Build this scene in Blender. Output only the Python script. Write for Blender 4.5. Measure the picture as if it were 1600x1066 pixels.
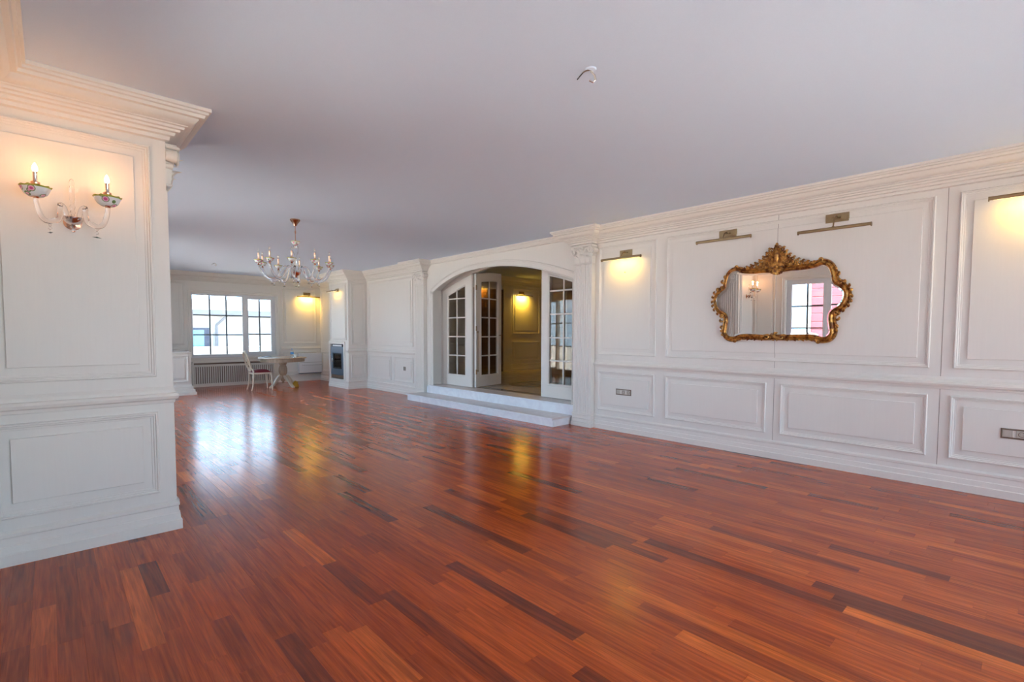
import bpy, math, random
from mathutils import Vector, Matrix
random.seed(7)
PI = math.pi
SC = bpy.context.scene
for o in list(bpy.data.objects):
    bpy.data.objects.remove(o)
COL = SC.collection

# ------------------------------------------------------------------ camera
F_PX, CX, CY = 777.1, 800.0, 559.3          # focal length and optical axis in the 1600x1066 frame
YAW, PITCH, ROLL = 0.7497, 0.0489, 0.0027
CAM = Vector((0, 0, 1.4))
fw = Vector((math.sin(YAW)*math.cos(PITCH), math.cos(YAW)*math.cos(PITCH), -math.sin(PITCH)))
rt = Vector((math.cos(YAW), -math.sin(YAW), 0))
up = rt.cross(fw)
rt2 = rt*math.cos(ROLL)+up*math.sin(ROLL)
up2 = -rt*math.sin(ROLL)+up*math.cos(ROLL)
cd = bpy.data.cameras.new('camera')
cd.sensor_width = 36
cd.sensor_fit = 'HORIZONTAL'
cd.lens = F_PX/1600*36
cd.shift_y = (CY-533)/1600
cd.clip_start = 0.02
cam = bpy.data.objects.new('camera', cd)
m = Matrix((rt2, up2, -fw)).transposed().to_4x4()
m.translation = CAM
cam.matrix_world = m
COL.objects.link(cam)
SC.camera = cam

# ------------------------------------------------------------------ light of the place
w = bpy.data.worlds.new('sky')
SC.world = w
w.use_nodes = True
bg = w.node_tree.nodes['Background']
bg.inputs[0].default_value = (0.52, 0.745, 1.0, 1)
bg.inputs[1].default_value = 5.4
sd = bpy.data.lights.new('sun', 'SUN')
sd.energy = 24
sd.angle = 0.05
sd.color = (1, .94, .86)
sun = bpy.data.objects.new('sun', sd)
sun.rotation_euler = (0, math.radians(30), 0)      # comes from +x, over the roof of this house
COL.objects.link(sun)
vs = SC.view_settings
vs.view_transform = 'Standard'
vs.look = 'None'
vs.gamma = 1
vs.use_curve_mapping = False
vs.exposure = 0.66

def portal(loc, rot, sx, sy):
    d = bpy.data.lights.new('window_portal', 'AREA')
    d.shape = 'RECTANGLE'
    d.size, d.size_y = sx, sy
    d.cycles.is_portal = True
    o = bpy.data.objects.new('window_portal', d)
    o.location = loc
    o.rotation_euler = rot
    COL.objects.link(o)

# ------------------------------------------------------------------ materials
def new_mat(name):
    mt = bpy.data.materials.new(name)
    mt.use_nodes = True
    nt = mt.node_tree
    return mt, nt, nt.nodes['Principled BSDF']

def plain(name, col, rough=.5, metal=0, spec=.5, coat=0, bump=0, bscale=60, emit=None, estr=0, vary=0):
    mt, nt, b = new_mat(name)
    b.inputs['Base Color'].default_value = (*col, 1)
    b.inputs['Roughness'].default_value = rough
    b.inputs['Metallic'].default_value = metal
    b.inputs['Specular IOR Level'].default_value = spec
    b.inputs['Coat Weight'].default_value = coat
    tc = nt.nodes.new('ShaderNodeTexCoord')
    nz = nt.nodes.new('ShaderNodeTexNoise')
    nz.inputs['Scale'].default_value = bscale
    nz.inputs['Detail'].default_value = 4
    nt.links.new(tc.outputs['Object'], nz.inputs['Vector'])
    if bump:
        bp = nt.nodes.new('ShaderNodeBump')
        bp.inputs['Strength'].default_value = bump
        bp.inputs['Distance'].default_value = .01
        nt.links.new(nz.outputs['Fac'], bp.inputs['Height'])
        nt.links.new(bp.outputs['Normal'], b.inputs['Normal'])
    mx = nt.nodes.new('ShaderNodeMix')
    mx.data_type = 'RGBA'
    v = vary if vary else .03
    mx.inputs[6].default_value = (*[c*(1-v) for c in col], 1)
    mx.inputs[7].default_value = (*[min(1, c*(1+v)) for c in col], 1)
    nt.links.new(nz.outputs['Fac'], mx.inputs[0])
    nt.links.new(mx.outputs[2], b.inputs['Base Color'])
    if emit:
        b.inputs['Emission Color'].default_value = (*emit, 1)
        b.inputs['Emission Strength'].default_value = estr
    return mt

def paint_mat(name, col):
    """brushed cream lacquer with a faint vertical grain"""
    mt, nt, b = new_mat(name)
    ge = nt.nodes.new('ShaderNodeNewGeometry')
    mp = nt.nodes.new('ShaderNodeMapping')
    mp.inputs['Scale'].default_value = (70, 70, 4)
    nz = nt.nodes.new('ShaderNodeTexNoise')
    nz.inputs['Scale'].default_value = 1
    nz.inputs['Detail'].default_value = 5
    nt.links.new(ge.outputs['Position'], mp.inputs['Vector'])
    nt.links.new(mp.outputs['Vector'], nz.inputs['Vector'])
    mx = nt.nodes.new('ShaderNodeMix')
    mx.data_type = 'RGBA'
    mx.inputs[6].default_value = (*[c*.975 for c in col], 1)
    mx.inputs[7].default_value = (*[c*1.02 for c in col], 1)
    nt.links.new(nz.outputs['Fac'], mx.inputs[0])
    nt.links.new(mx.outputs[2], b.inputs['Base Color'])
    b.inputs['Roughness'].default_value = .42
    b.inputs['Specular IOR Level'].default_value = .4
    return mt

def plank_mat():
    mt, nt, b = new_mat('merbau_parquet')
    N, L = nt.nodes, nt.links
    at = N.new('ShaderNodeAttribute')
    at.attribute_name = 'tone'
    ge = N.new('ShaderNodeNewGeometry')
    mul = N.new('ShaderNodeMath'); mul.operation = 'MULTIPLY'; mul.inputs[1].default_value = 53
    L.new(at.outputs['Fac'], mul.inputs[0])
    cb = N.new('ShaderNodeCombineXYZ')
    L.new(mul.outputs[0], cb.inputs[0]); L.new(mul.outputs[0], cb.inputs[2])
    ad = N.new('ShaderNodeVectorMath'); ad.operation = 'ADD'
    L.new(ge.outputs['Position'], ad.inputs[0]); L.new(cb.outputs[0], ad.inputs[1])
    mp = N.new('ShaderNodeMapping')
    mp.inputs['Scale'].default_value = (34, 1.6, 30)
    L.new(ad.outputs[0], mp.inputs['Vector'])
    n1 = N.new('ShaderNodeTexNoise'); n1.inputs['Scale'].default_value = 1.6; n1.inputs['Detail'].default_value = 6; n1.inputs['Distortion'].default_value = .6
    L.new(mp.outputs[0], n1.inputs['Vector'])
    mp2 = N.new('ShaderNodeMapping'); mp2.inputs['Scale'].default_value = (240, 6, 60)
    L.new(ad.outputs[0], mp2.inputs['Vector'])
    n2 = N.new('ShaderNodeTexNoise'); n2.inputs['Scale'].default_value = 1; n2.inputs['Detail'].default_value = 3
    L.new(mp2.outputs[0], n2.inputs['Vector'])
    r = N.new('ShaderNodeValToRGB')
    r.color_ramp.elements[0].position = 0; r.color_ramp.elements[0].color = (.13, .026, .011, 1)
    r.color_ramp.elements[1].position = 1; r.color_ramp.elements[1].color = (.74, .160, .020, 1)
    e = r.color_ramp.elements.new(.16); e.color = (.24, .040, .010, 1)
    e = r.color_ramp.elements.new(.55); e.color = (.46, .074, .009, 1)
    e = r.color_ramp.elements.new(.82); e.color = (.58, .102, .012, 1)
    L.new(at.outputs['Fac'], r.inputs[0])
    gr = N.new('ShaderNodeValToRGB')
    gr.color_ramp.elements[0].position = .3; gr.color_ramp.elements[0].color = (.62, .55, .50, 1)
    gr.color_ramp.elements[1].position = .7; gr.color_ramp.elements[1].color = (1.24, 1.22, 1.2, 1)
    L.new(n1.outputs['Fac'], gr.inputs[0])
    m1 = N.new('ShaderNodeMix'); m1.data_type = 'RGBA'; m1.blend_type = 'MULTIPLY'; m1.inputs[0].default_value = 1
    L.new(r.outputs[0], m1.inputs[6]); L.new(gr.outputs[0], m1.inputs[7])
    g2 = N.new('ShaderNodeValToRGB')
    g2.color_ramp.elements[0].position = .35; g2.color_ramp.elements[0].color = (.8, .78, .76, 1)
    g2.color_ramp.elements[1].position = .6; g2.color_ramp.elements[1].color = (1.05, 1.05, 1.05, 1)
    L.new(n2.outputs['Fac'], g2.inputs[0])
    m2 = N.new('ShaderNodeMix'); m2.data_type = 'RGBA'; m2.blend_type = 'MULTIPLY'; m2.inputs[0].default_value = .8
    L.new(m1.outputs[2], m2.inputs[6]); L.new(g2.outputs[0], m2.inputs[7])
    L.new(m2.outputs[2], b.inputs['Base Color'])
    n3 = N.new('ShaderNodeTexNoise'); n3.inputs['Scale'].default_value = 3.5; n3.inputs['Detail'].default_value = 3
    L.new(ge.outputs['Position'], n3.inputs['Vector'])
    mr = N.new('ShaderNodeMapRange'); mr.inputs[3].default_value = .15; mr.inputs[4].default_value = .25
    L.new(n3.outputs['Fac'], mr.inputs[0]); L.new(mr.outputs[0], b.inputs['Roughness'])
    b.inputs['Specular IOR Level'].default_value = .40
    bp = N.new('ShaderNodeBump'); bp.inputs['Strength'].default_value = .04; bp.inputs['Distance'].default_value = .004
    L.new(n1.outputs['Fac'], bp.inputs['Height']); L.new(bp.outputs[0], b.inputs['Normal'])
    return mt

def glass_mat(name, tint=(1, 1, 1), rough=0.0, ior=1.45):
    mt, nt, b = new_mat(name)
    b.inputs['Base Color'].default_value = (*tint, 1)
    b.inputs['Transmission Weight'].default_value = 1
    b.inputs['Roughness'].default_value = rough
    b.inputs['IOR'].default_value = ior
    return mt

def pane_mat(name, tint=(.96, .98, .98), refl=1.0):
    mt = bpy.data.materials.new(name)
    mt.use_nodes = True
    nt = mt.node_tree
    nt.nodes.remove(nt.nodes['Principled BSDF'])
    tr = nt.nodes.new('ShaderNodeBsdfTransparent'); tr.inputs[0].default_value = (*tint, 1)
    gl = nt.nodes.new('ShaderNodeBsdfGlossy'); gl.inputs['Roughness'].default_value = .01
    fr = nt.nodes.new('ShaderNodeFresnel'); fr.inputs[0].default_value = 1.45
    mm = nt.nodes.new('ShaderNodeMath'); mm.operation = 'MULTIPLY'; mm.inputs[1].default_value = refl
    mx = nt.nodes.new('ShaderNodeMixShader')
    nt.links.new(fr.outputs[0], mm.inputs[0]); nt.links.new(mm.outputs[0], mx.inputs[0])
    nt.links.new(tr.outputs[0], mx.inputs[1]); nt.links.new(gl.outputs[0], mx.inputs[2])
    nt.links.new(mx.outputs[0], nt.nodes['Material Output'].inputs[0])
    return mt

def marble_mat(name, c1, c2, rough, scale):
    mt, nt, b = new_mat(name)
    ge = nt.nodes.new('ShaderNodeNewGeometry')
    nz = nt.nodes.new('ShaderNodeTexNoise'); nz.inputs['Scale'].default_value = scale; nz.inputs['Detail'].default_value = 8; nz.inputs['Distortion'].default_value = 1.4
    nt.links.new(ge.outputs['Position'], nz.inputs['Vector'])
    r = nt.nodes.new('ShaderNodeValToRGB')
    r.color_ramp.elements[0].position = .35; r.color_ramp.elements[0].color = (*c2, 1)
    r.color_ramp.elements[1].position = .65; r.color_ramp.elements[1].color = (*c1, 1)
    nt.links.new(nz.outputs['Fac'], r.inputs[0]); nt.links.new(r.outputs[0], b.inputs['Base Color'])
    b.inputs['Roughness'].default_value = rough
    return mt

def dish_mat():
    """white porcelain painted with pink flowers, leaves and a green-gold rim (rim sits at z=0 of the part)"""
    mt, nt, b = new_mat('painted_porcelain')
    N, L = nt.nodes, nt.links
    tc = N.new('ShaderNodeTexCoord')
    vo = N.new('ShaderNodeTexVoronoi'); vo.inputs['Scale'].default_value = 22
    L.new(tc.outputs['Object'], vo.inputs['Vector'])
    r = N.new('ShaderNodeValToRGB')
    r.color_ramp.interpolation = 'CONSTANT'
    r.color_ramp.elements[0].position = 0; r.color_ramp.elements[0].color = (.62, .10, .25, 1)
    r.color_ramp.elements[1].position = .2; r.color_ramp.elements[1].color = (.80, .42, .52, 1)
    e = r.color_ramp.elements.new(.34); e.color = (.12, .26, .06, 1)
    e = r.color_ramp.elements.new(.42); e.color = (.84, .84, .80, 1)
    L.new(vo.outputs['Distance'], r.inputs[0])
    sx = N.new('ShaderNodeSeparateXYZ'); L.new(tc.outputs['Object'], sx.inputs[0])
    rim = N.new('ShaderNodeMath'); rim.operation = 'GREATER_THAN'; rim.inputs[1].default_value = -.009
    L.new(sx.outputs[2], rim.inputs[0])
    mx = N.new('ShaderNodeMix'); mx.data_type = 'RGBA'; mx.inputs[7].default_value = (.38, .40, .07, 1)
    L.new(rim.outputs[0], mx.inputs[0]); L.new(r.outputs[0], mx.inputs[6]); L.new(mx.outputs[2], b.inputs['Base Color'])
    b.inputs['Roughness'].default_value = .2
    return mt

def gold_mat():
    mt, nt, b = new_mat('antique_gilding')
    N, L = nt.nodes, nt.links
    tc = N.new('ShaderNodeTexCoord')
    nz = N.new('ShaderNodeTexNoise'); nz.inputs['Scale'].default_value = 28; nz.inputs['Detail'].default_value = 6
    L.new(tc.outputs['Object'], nz.inputs['Vector'])
    r = N.new('ShaderNodeValToRGB')
    r.color_ramp.elements[0].position = .36; r.color_ramp.elements[0].color = (.16, .045, .012, 1)
    r.color_ramp.elements[1].position = .62; r.color_ramp.elements[1].color = (.66, .33, .075, 1)
    L.new(nz.outputs['Fac'], r.inputs[0]); L.new(r.outputs[0], b.inputs['Base Color'])
    b.inputs['Metallic'].default_value = .65
    b.inputs['Roughness'].default_value = .34
    bp = N.new('ShaderNodeBump'); bp.inputs['Strength'].default_value = .4; bp.inputs['Distance'].default_value = .004
    L.new(nz.outputs['Fac'], bp.inputs['Height']); L.new(bp.outputs[0], b.inputs['Normal'])
    return mt

def bulb_mat(name, col, s):
    mt = bpy.data.materials.new(name)
    mt.use_nodes = True
    nt = mt.node_tree
    nt.nodes.remove(nt.nodes['Principled BSDF'])
    em = nt.nodes.new('ShaderNodeEmission')
    em.inputs[0].default_value = (*col, 1); em.inputs[1].default_value = s
    nt.links.new(em.outputs[0], nt.nodes['Material Output'].inputs[0])
    return mt

def wood_mat(name, c1, c2, rough=.35):
    mt, nt, b = new_mat(name)
    ge = nt.nodes.new('ShaderNodeNewGeometry')
    mp = nt.nodes.new('ShaderNodeMapping'); mp.inputs['Scale'].default_value = (25, 25, 2)
    nz = nt.nodes.new('ShaderNodeTexNoise'); nz.inputs['Scale'].default_value = 1; nz.inputs['Detail'].default_value = 5
    nt.links.new(ge.outputs['Position'], mp.inputs[0]); nt.links.new(mp.outputs[0], nz.inputs['Vector'])
    r = nt.nodes.new('ShaderNodeValToRGB')
    r.color_ramp.elements[0].position = .3; r.color_ramp.elements[0].color = (*c1, 1)
    r.color_ramp.elements[1].position = .7; r.color_ramp.elements[1].color = (*c2, 1)
    nt.links.new(nz.outputs['Fac'], r.inputs[0]); nt.links.new(r.outputs[0], b.inputs['Base Color'])
    b.inputs['Roughness'].default_value = rough
    return mt

M = dict(
    cream=paint_mat('cream_lacquer', (.80, .745, .675)),
    ceil=plain('ceiling_paint', (.715, .81, .955), .9, bump=.02, bscale=180),
    plank=plank_mat(),
    subfloor=plain('dark_joint', (.035, .014, .008), .8),
    pvc=plain('white_window_profile', (.78, .76, .76), .3),
    bar=plain('grey_glazing_bar', (.10, .12, .13), .4),
    pane=pane_mat('window_glass'),
    dpane=pane_mat('door_glass', (.84, .81, .77), .5),
    glass=glass_mat('clear_murano_glass', (.97, .97, .98)),
    dish=dish_mat(),
    gold=gold_mat(),
    silver=plain('silver_mirror', (.93, .93, .93), 0.0, 1, vary=.001),
    chrome=plain('polished_chrome', (.75, .66, .60), .15, 1),
    copper=plain('rose_gold_metal', (.80, .48, .33), .2, 1),
    brass=plain('brushed_brass', (.36, .26, .14), .36, .9, vary=.12),
    bronze=plain('bronze_socket_frame', (.19, .13, .09), .4, .3),
    socket=plain('ivory_socket', (.50, .45, .38), .35),
    dark=plain('black_plastic', (.015, .015, .018), .4),
    marble=marble_mat('white_marble', (.88, .88, .90), (.80, .79, .82), .25, 5),
    tread=marble_mat('beige_marble', (.74, .67, .64), (.64, .57, .54), .3, 7),
    hallfloor=marble_mat('polished_hall_marble', (.72, .60, .47), (.60, .49, .37), .16, 3),
    inlay=plain('dark_inlay', (.08, .045, .03), .15),
    steel=plain('blue_grey_steel', (.13, .17, .22), .35, .3),
    soot=plain('sooty_iron', (.02, .018, .016), .7),
    log=wood_mat('fire_log', (.10, .05, .025), (.30, .19, .10), .8),
    fireglass=pane_mat('fire_door_glass', (.7, .66, .6), 1.2),
    darkwood=wood_mat('dark_walnut', (.10, .045, .024), (.24, .12, .065), .3),
    lampstrip=bulb_mat('lit_lamp_tube', (1, .84, .42), 4),
    offstrip=plain('unlit_lamp_tube', (.7, .66, .55), .4),
    bulb=bulb_mat('lit_candle_bulb', (1, .72, .36), 14),
    clearbulb=glass_mat('clear_bulb', (1, .98, .94)),
    red=plain('red_velvet', (.20, .012, .02), .85, bump=.1, bscale=200),
    ivory=paint_mat('ivory_furniture_paint', (.66, .54, .42)),
    tabletop=wood_mat('bleached_wood', (.38, .26, .17), (.52, .38, .26), .45),
    yellow=plain('yellow_fabric', (.42, .25, .02), .8, bump=.3, bscale=40),
    paper=plain('white_paper', (.85, .85, .83), .7),
    water=glass_mat('bottle_plastic', (.86, .95, 1), .02, 1.33),
    blue=plain('blue_label', (.08, .30, .62), .4),
    green=plain('green_glass_leaf', (.03, .10, .05), .15),
    pink=plain('pink_cladding', (.20, .045, .062), .7, vary=.06),
    outwhite=plain('white_render', (.40, .40, .40), .8),
    roof=plain('grey_roof', (.15, .155, .17), .8),
    outframe=plain('slate_frame', (.03, .04, .07), .4),
    outglass=plain('blue_window_glass', (.10, .28, .36), .08, spec=1),
    ground=plain('outdoor_paving', (.58, .52, .455), .9),
    lawn=plain('far_hedge', (.16, .22, .14), .9, vary=.3),
)

# ------------------------------------------------------------------ mesh helpers
class MB:
    def __init__(s):
        s.v, s.f = [], []
    def add(s, vs_, fs_):
        n = len(s.v)
        s.v += [tuple(v) for v in vs_]
        s.f += [tuple(n+i for i in f) for f in fs_]
        return s
    def box(s, x0, x1, y0, y1, z0, z1):
        vs_ = [(x, y, z) for z in (z0, z1) for y in (y0, y1) for x in (x0, x1)]
        return s.add(vs_, [(0, 2, 3, 1), (4, 5, 7, 6), (0, 1, 5, 4), (2, 6, 7, 3), (0, 4, 6, 2), (1, 3, 7, 5)])
    def bbox(s, x0, x1, y0, y1, z0, z1, b):
        """box with chamfered edges on all sides"""
        cx, cy, cz = (x0+x1)/2, (y0+y1)/2, (z0+z1)/2
        hx, hy, hz = (x1-x0)/2, (y1-y0)/2, (z1-z0)/2
        b = min(b, hx*.9, hy*.9, hz*.9)
        vs_, idx = [], {}
        for sx in (-1, 1):
            for sy in (-1, 1):
                for sz in (-1, 1):
                    for k in range(3):
                        d = [hx-b, hy-b, hz-b]
                        d[k] = (hx, hy, hz)[k]
                        idx[(sx, sy, sz, k)] = len(vs_)
                        vs_.append((cx+sx*d[0], cy+sy*d[1], cz+sz*d[2]))
        fs_ = []
        for k in range(3):
            for sg in (-1, 1):
                a, c = [(1, 2), (2, 0), (0, 1)][k]
                q = []
                for p, r_ in ((-1, -1), (1, -1), (1, 1), (-1, 1)):
                    t = [0, 0, 0]; t[k] = sg; t[a] = p; t[c] = r_
                    q.append(idx[(*t, k)])
                fs_.append(tuple(q if sg > 0 else q[::-1]))
        for k in range(3):                       # edges
            a, c = [(1, 2), (2, 0), (0, 1)][k]
            for sa in (-1, 1):
                for sc in (-1, 1):
                    t0 = [0, 0, 0]; t0[k] = -1; t0[a] = sa; t0[c] = sc
                    t1 = list(t0); t1[k] = 1
                    q = [idx[(*t0, a)], idx[(*t1, a)], idx[(*t1, c)], idx[(*t0, c)]]
                    fs_.append(tuple(q if sa*sc < 0 else q[::-1]))
        for sx in (-1, 1):
            for sy in (-1, 1):
                for sz in (-1, 1):
                    q = [idx[(sx, sy, sz, k)] for k in range(3)]
                    fs_.append(tuple(q if sx*sy*sz > 0 else q[::-1]))
        return s.add(vs_, fs_)
    def sweep(s, path, N, prof, closed=False, caps=True):
        """profile (a,b): a along N x tangent (mitred), b along N"""
        P = [Vector(p) for p in path]
        N = Vector(N).normalized()
        n = len(P)
        rings = []
        for i in range(n):
            tp = (P[i]-P[i-1]) if (i > 0 or closed) else (P[1]-P[0])
            tn = (P[(i+1) % n]-P[i]) if (i < n-1 or closed) else (P[-1]-P[-2])
            tp, tn = tp.normalized(), tn.normalized()
            s1, s2 = N.cross(tp), N.cross(tn)
            d = s1+s2
            d = d/(max(.15, d.dot(d)/2)) if d.length > 1e-6 else s1
            rings.append([P[i]+d*a+N*b for a, b in prof])
        k = len(prof)
        vs_ = [q for r_ in rings for q in r_]
        fs_ = []
        for i in range(n if closed else n-1):
            j = (i+1) % n
            for q in range(k-1):
                fs_.append((i*k+q, j*k+q, j*k+q+1, i*k+q+1))
        if caps and not closed:
            fs_.append(tuple(range(k)))
            fs_.append(tuple(range((n-1)*k, n*k))[::-1])
        return s.add(vs_, fs_)
    def lathe(s, prof, n=20, c=(0, 0, 0), squash=(1, 1)):
        vs_, fs_ = [], []
        k = len(prof)
        for i in range(n):
            a = 2*PI*i/n
            for r_, z in prof:
                vs_.append((c[0]+r_*math.cos(a)*squash[0], c[1]+r_*math.sin(a)*squash[1], c[2]+z))
        for i in range(n):
            j = (i+1) % n
            for q in range(k-1):
                fs_.append((i*k+q, j*k+q, j*k+q+1, i*k+q+1))
        return s.add(vs_, fs_)
    def tube(s, pts, r_, n=8, caps=True):
        P = [Vector(p) for p in pts]
        R = r_ if isinstance(r_, (list, tuple)) else [r_]*len(P)
        t = (P[1]-P[0]).normalized()
        u = t.orthogonal().normalized()
        vs_, fs_ = [], []
        for i, p in enumerate(P):
            tt = (P[min(i+1, len(P)-1)]-P[max(i-1, 0)]).normalized()
            u = (u-tt*u.dot(tt))
            u = u.normalized() if u.length > 1e-6 else tt.orthogonal().normalized()
            v = tt.cross(u)
            for k in range(n):
                a = 2*PI*k/n
                vs_.append(p+(u*math.cos(a)+v*math.sin(a))*R[i])
        for i in range(len(P)-1):
            for k in range(n):
                j = (k+1) % n
                fs_.append((i*n+k, i*n+j, (i+1)*n+j, (i+1)*n+k))
        if caps:
            fs_.append(tuple(range(n))[::-1])
            fs_.append(tuple(range((len(P)-1)*n, len(P)*n)))
        return s.add(vs_, fs_)
    def ball(s, c, r_, n=10, sq=(1, 1, 1)):
        prof = [(max(1e-4, math.sin(PI*i/(n//2+2)))*r_, -math.cos(PI*i/(n//2+2))*r_) for i in range(n//2+3)]
        k = len(s.v)
        s.lathe(prof, n)
        for i in range(k, len(s.v)):
            x, y, z = s.v[i]
            s.v[i] = (c[0]+x*sq[0], c[1]+y*sq[1], c[2]+z*sq[2])
        return s
    def prism(s, poly, fn0, fn1):
        """poly in 2D, closed; fn0/fn1 map a 2D point to the two 3D ends"""
        n = len(poly)
        vs_ = [fn0(p) for p in poly]+[fn1(p) for p in poly]
        fs_ = [tuple(range(n))[::-1], tuple(range(n, 2*n))]
        for i in range(n):
            j = (i+1) % n
            fs_.append((i, j, n+j, n+i))
        return s.add(vs_, fs_)
    def strip(s, a0, a1, lo, hi, t0, t1, fn, n=10):
        """solid between two curves lo(a), hi(a), thickness t0..t1; fn(a,t,z)->xyz"""
        vs_, fs_ = [], []
        for i in range(n+1):
            a = a0+(a1-a0)*i/n
            vs_ += [fn(a, t0, lo(a)), fn(a, t0, hi(a)), fn(a, t1, hi(a)), fn(a, t1, lo(a))]
        for i in range(n):
            for k in range(4):
                j = (k+1) % 4
                fs_.append((i*4+k, i*4+j, (i+1)*4+j, (i+1)*4+k))
        fs_ += [(3, 2, 1, 0), tuple(n*4+k for k in range(4))]
        return s.add(vs_, fs_)
    def xf(s, mtx):
        s.v = [tuple(mtx @ Vector(v)) for v in s.v]
        return s
    def mesh(s, name, mat, smooth=None):
        me = bpy.data.meshes.new(name)
        me.from_pydata(s.v, [], s.f)
        me.materials.append(mat)
        import bmesh
        bm = bmesh.new(); bm.from_mesh(me)
        bmesh.ops.recalc_face_normals(bm, faces=bm.faces)
        bm.to_mesh(me); bm.free()
        if smooth:
            me.polygons.foreach_set('use_smooth', [True]*len(me.polygons))
            me.set_sharp_from_angle(angle=math.radians(smooth))
        me.update()
        return me
    def build(s, name, mat, parent=None, smooth=None):
        o = bpy.data.objects.new(name, s.mesh(name, mat, smooth))
        COL.objects.link(o)
        o.parent = parent
        return o

def inst(name, me, parent=None, loc=(0, 0, 0), rot=(0, 0, 0), scale=(1, 1, 1)):
    o = bpy.data.objects.new(name, me)
    COL.objects.link(o)
    o.parent = parent
    o.location, o.rotation_euler, o.scale = loc, rot, scale
    return o

def tag(o, label, cat, group=None):
    o['label'], o['category'] = label, cat
    if group:
        o['group'] = group
    return o

def struct(o, label=None):
    o['kind'] = 'structure'
    if label:
        o['label'] = label
    return o

def empty(name, loc=(0, 0, 0), rz=0):
    o = bpy.data.objects.new(name, None)
    o.empty_display_size = .1
    COL.objects.link(o)
    o.location = loc
    o.rotation_euler = (0, 0, rz)
    return o

def copy_tree(o, parent=None):
    c = o.copy()
    COL.objects.link(c)
    c.parent = parent
    for ch in [x for x in bpy.data.objects if x.parent == o]:
        copy_tree(ch, c)
    return c

def smoothpath(pts, n=6):
    """Catmull-Rom through the points"""
    P = [Vector(p) for p in pts]
    out = []
    for i in range(len(P)-1):
        p0, p1, p2, p3 = P[max(i-1, 0)], P[i], P[i+1], P[min(i+2, len(P)-1)]
        for k in range(n):
            t = k/n
            out.append(.5*((2*p1)+(p2-p0)*t+(2*p0-5*p1+4*p2-p3)*t*t+(3*p1-p0-3*p2+p3)*t**3))
    out.append(P[-1])
    return out

# ------------------------------------------------------------------ sizes of the room (metres)
XL, XR, YB, YF, H = -0.285, 5.95, -2.5, 14.8, 2.93
PX, PY0, PY1 = 0.63, 4.2, 4.62           # stub wall on the left: its end and its two faces
FX, FY0, FY1 = 5.45, 11.82, 12.95        # chimney breast
HZ = 0.30                                # level of the hall floor
DX = 6.26                                # plane of the glazed doors
AY0, AY1, AYP = 4.90, 8.94, 7.10         # arch: its two sides and its crown
DYC, DH = 6.91, 2.03                     # the doors' own flatter arch
AYC = DYC
def arch(y):
    u, p = ((y-AYP)/(AY1-AYP), 2.4) if y > AYP else ((AYP-y)/(AYP-AY0), 2.0)
    return 2.32+.41*(1-min(1, u)**p)
def darch(y): return 2.28+.404*(1-min(1, abs((y-DYC)/DH))**2)

# ------------------------------------------------------------------ floor of planks
def build_floor():
    base = MB().box(XL-.3, XR+.01, YB-.3, YF+.3, -.2, -.0125).build('floor', M['subfloor'])
    struct(base, 'reddish brown hardwood parquet floor of narrow planks')
    rnd = random.Random(3)
    W = .0905
    planks = []
    n = int((XR+.0-XL)/W)+1
    for i in range(n):
        x0 = XL+i*W
        x1 = min(x0+W, XR)
        y = YB-rnd.random()*.9
        while y < YF:
            Ln = rnd.choice((.42, .5, .6, .7, .8, .9, 1.0, 1.15))
            a, b_ = max(y, YB), min(y+Ln, YF)
            if b_-a > .03 and x1-x0 > .01:
                t = rnd.random()
                t = .38+.50*t if t < .84 else (.10+rnd.random()*.15 if t < .92 else .84+.16*rnd.random())
                planks.append((x0, x1, a, b_, t))
            y += Ln
    def score(p):
        c = Vector(((p[0]+p[1])/2, (p[2]+p[3])/2, 0))-CAM
        d = c.dot(fw)
        if d < .5:
            return 0
        u, v = CX+F_PX*c.dot(rt2)/d, CY-F_PX*c.dot(up2)/d
        if not (-30 < u < 1630 and v < 1090):
            return 0
        if c.x < .62 and c.y > 4.0:
            return 0
        return (p[3]-p[2])/d**3
    planks.sort(key=score, reverse=True)
    g, ch = .00015, .0004
    def geo(mb, p):
        x0, x1, y0, y1 = p[0]+g, p[1]-g, p[2]+g, p[3]-g
        vs_ = [(x0, y0, -.0125), (x1, y0, -.0125), (x1, y1, -.0125), (x0, y1, -.0125),
               (x0, y0, -ch), (x1, y0, -ch), (x1, y1, -ch), (x0, y1, -ch),
               (x0+ch, y0+ch, 0), (x1-ch, y0+ch, 0), (x1-ch, y1-ch, 0), (x0+ch, y1-ch, 0)]
        fs_ = [(8, 9, 10, 11)]
        for k in range(4):
            j = (k+1) % 4
            fs_ += [(k, j, 4+j, 4+k), (4+k, 4+j, 8+j, 8+k)]
        mb.add(vs_, fs_)
    def finish(mb, name, tones):
        me = bpy.data.meshes.new(name)
        me.from_pydata(mb.v, [], mb.f)
        me.materials.append(M['plank'])
        at = me.attributes.new('tone', 'FLOAT', 'FACE')
        at.data.foreach_set('value', tones)
        me.update()
        o = bpy.data.objects.new(name, me)
        COL.objects.link(o)
        o.parent = base
        return o
    for p in planks[:300]:
        mb = MB(); geo(mb, p)
        finish(mb, 'plank', [p[4]]*9)
    mb, tn = MB(), []
    for p in planks[300:]:
        geo(mb, p); tn += [p[4]]*9
    o = finish(mb, 'plank_field', tn)
    o['kind'] = 'stuff'
build_floor()

# ------------------------------------------------------------------ ceiling and walls
struct(MB().box(XL-.3, XR+.5, YB-.3, YF+.3, H, H+.25).build('ceiling', M['ceil']), 'plain pale lavender white ceiling')

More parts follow.
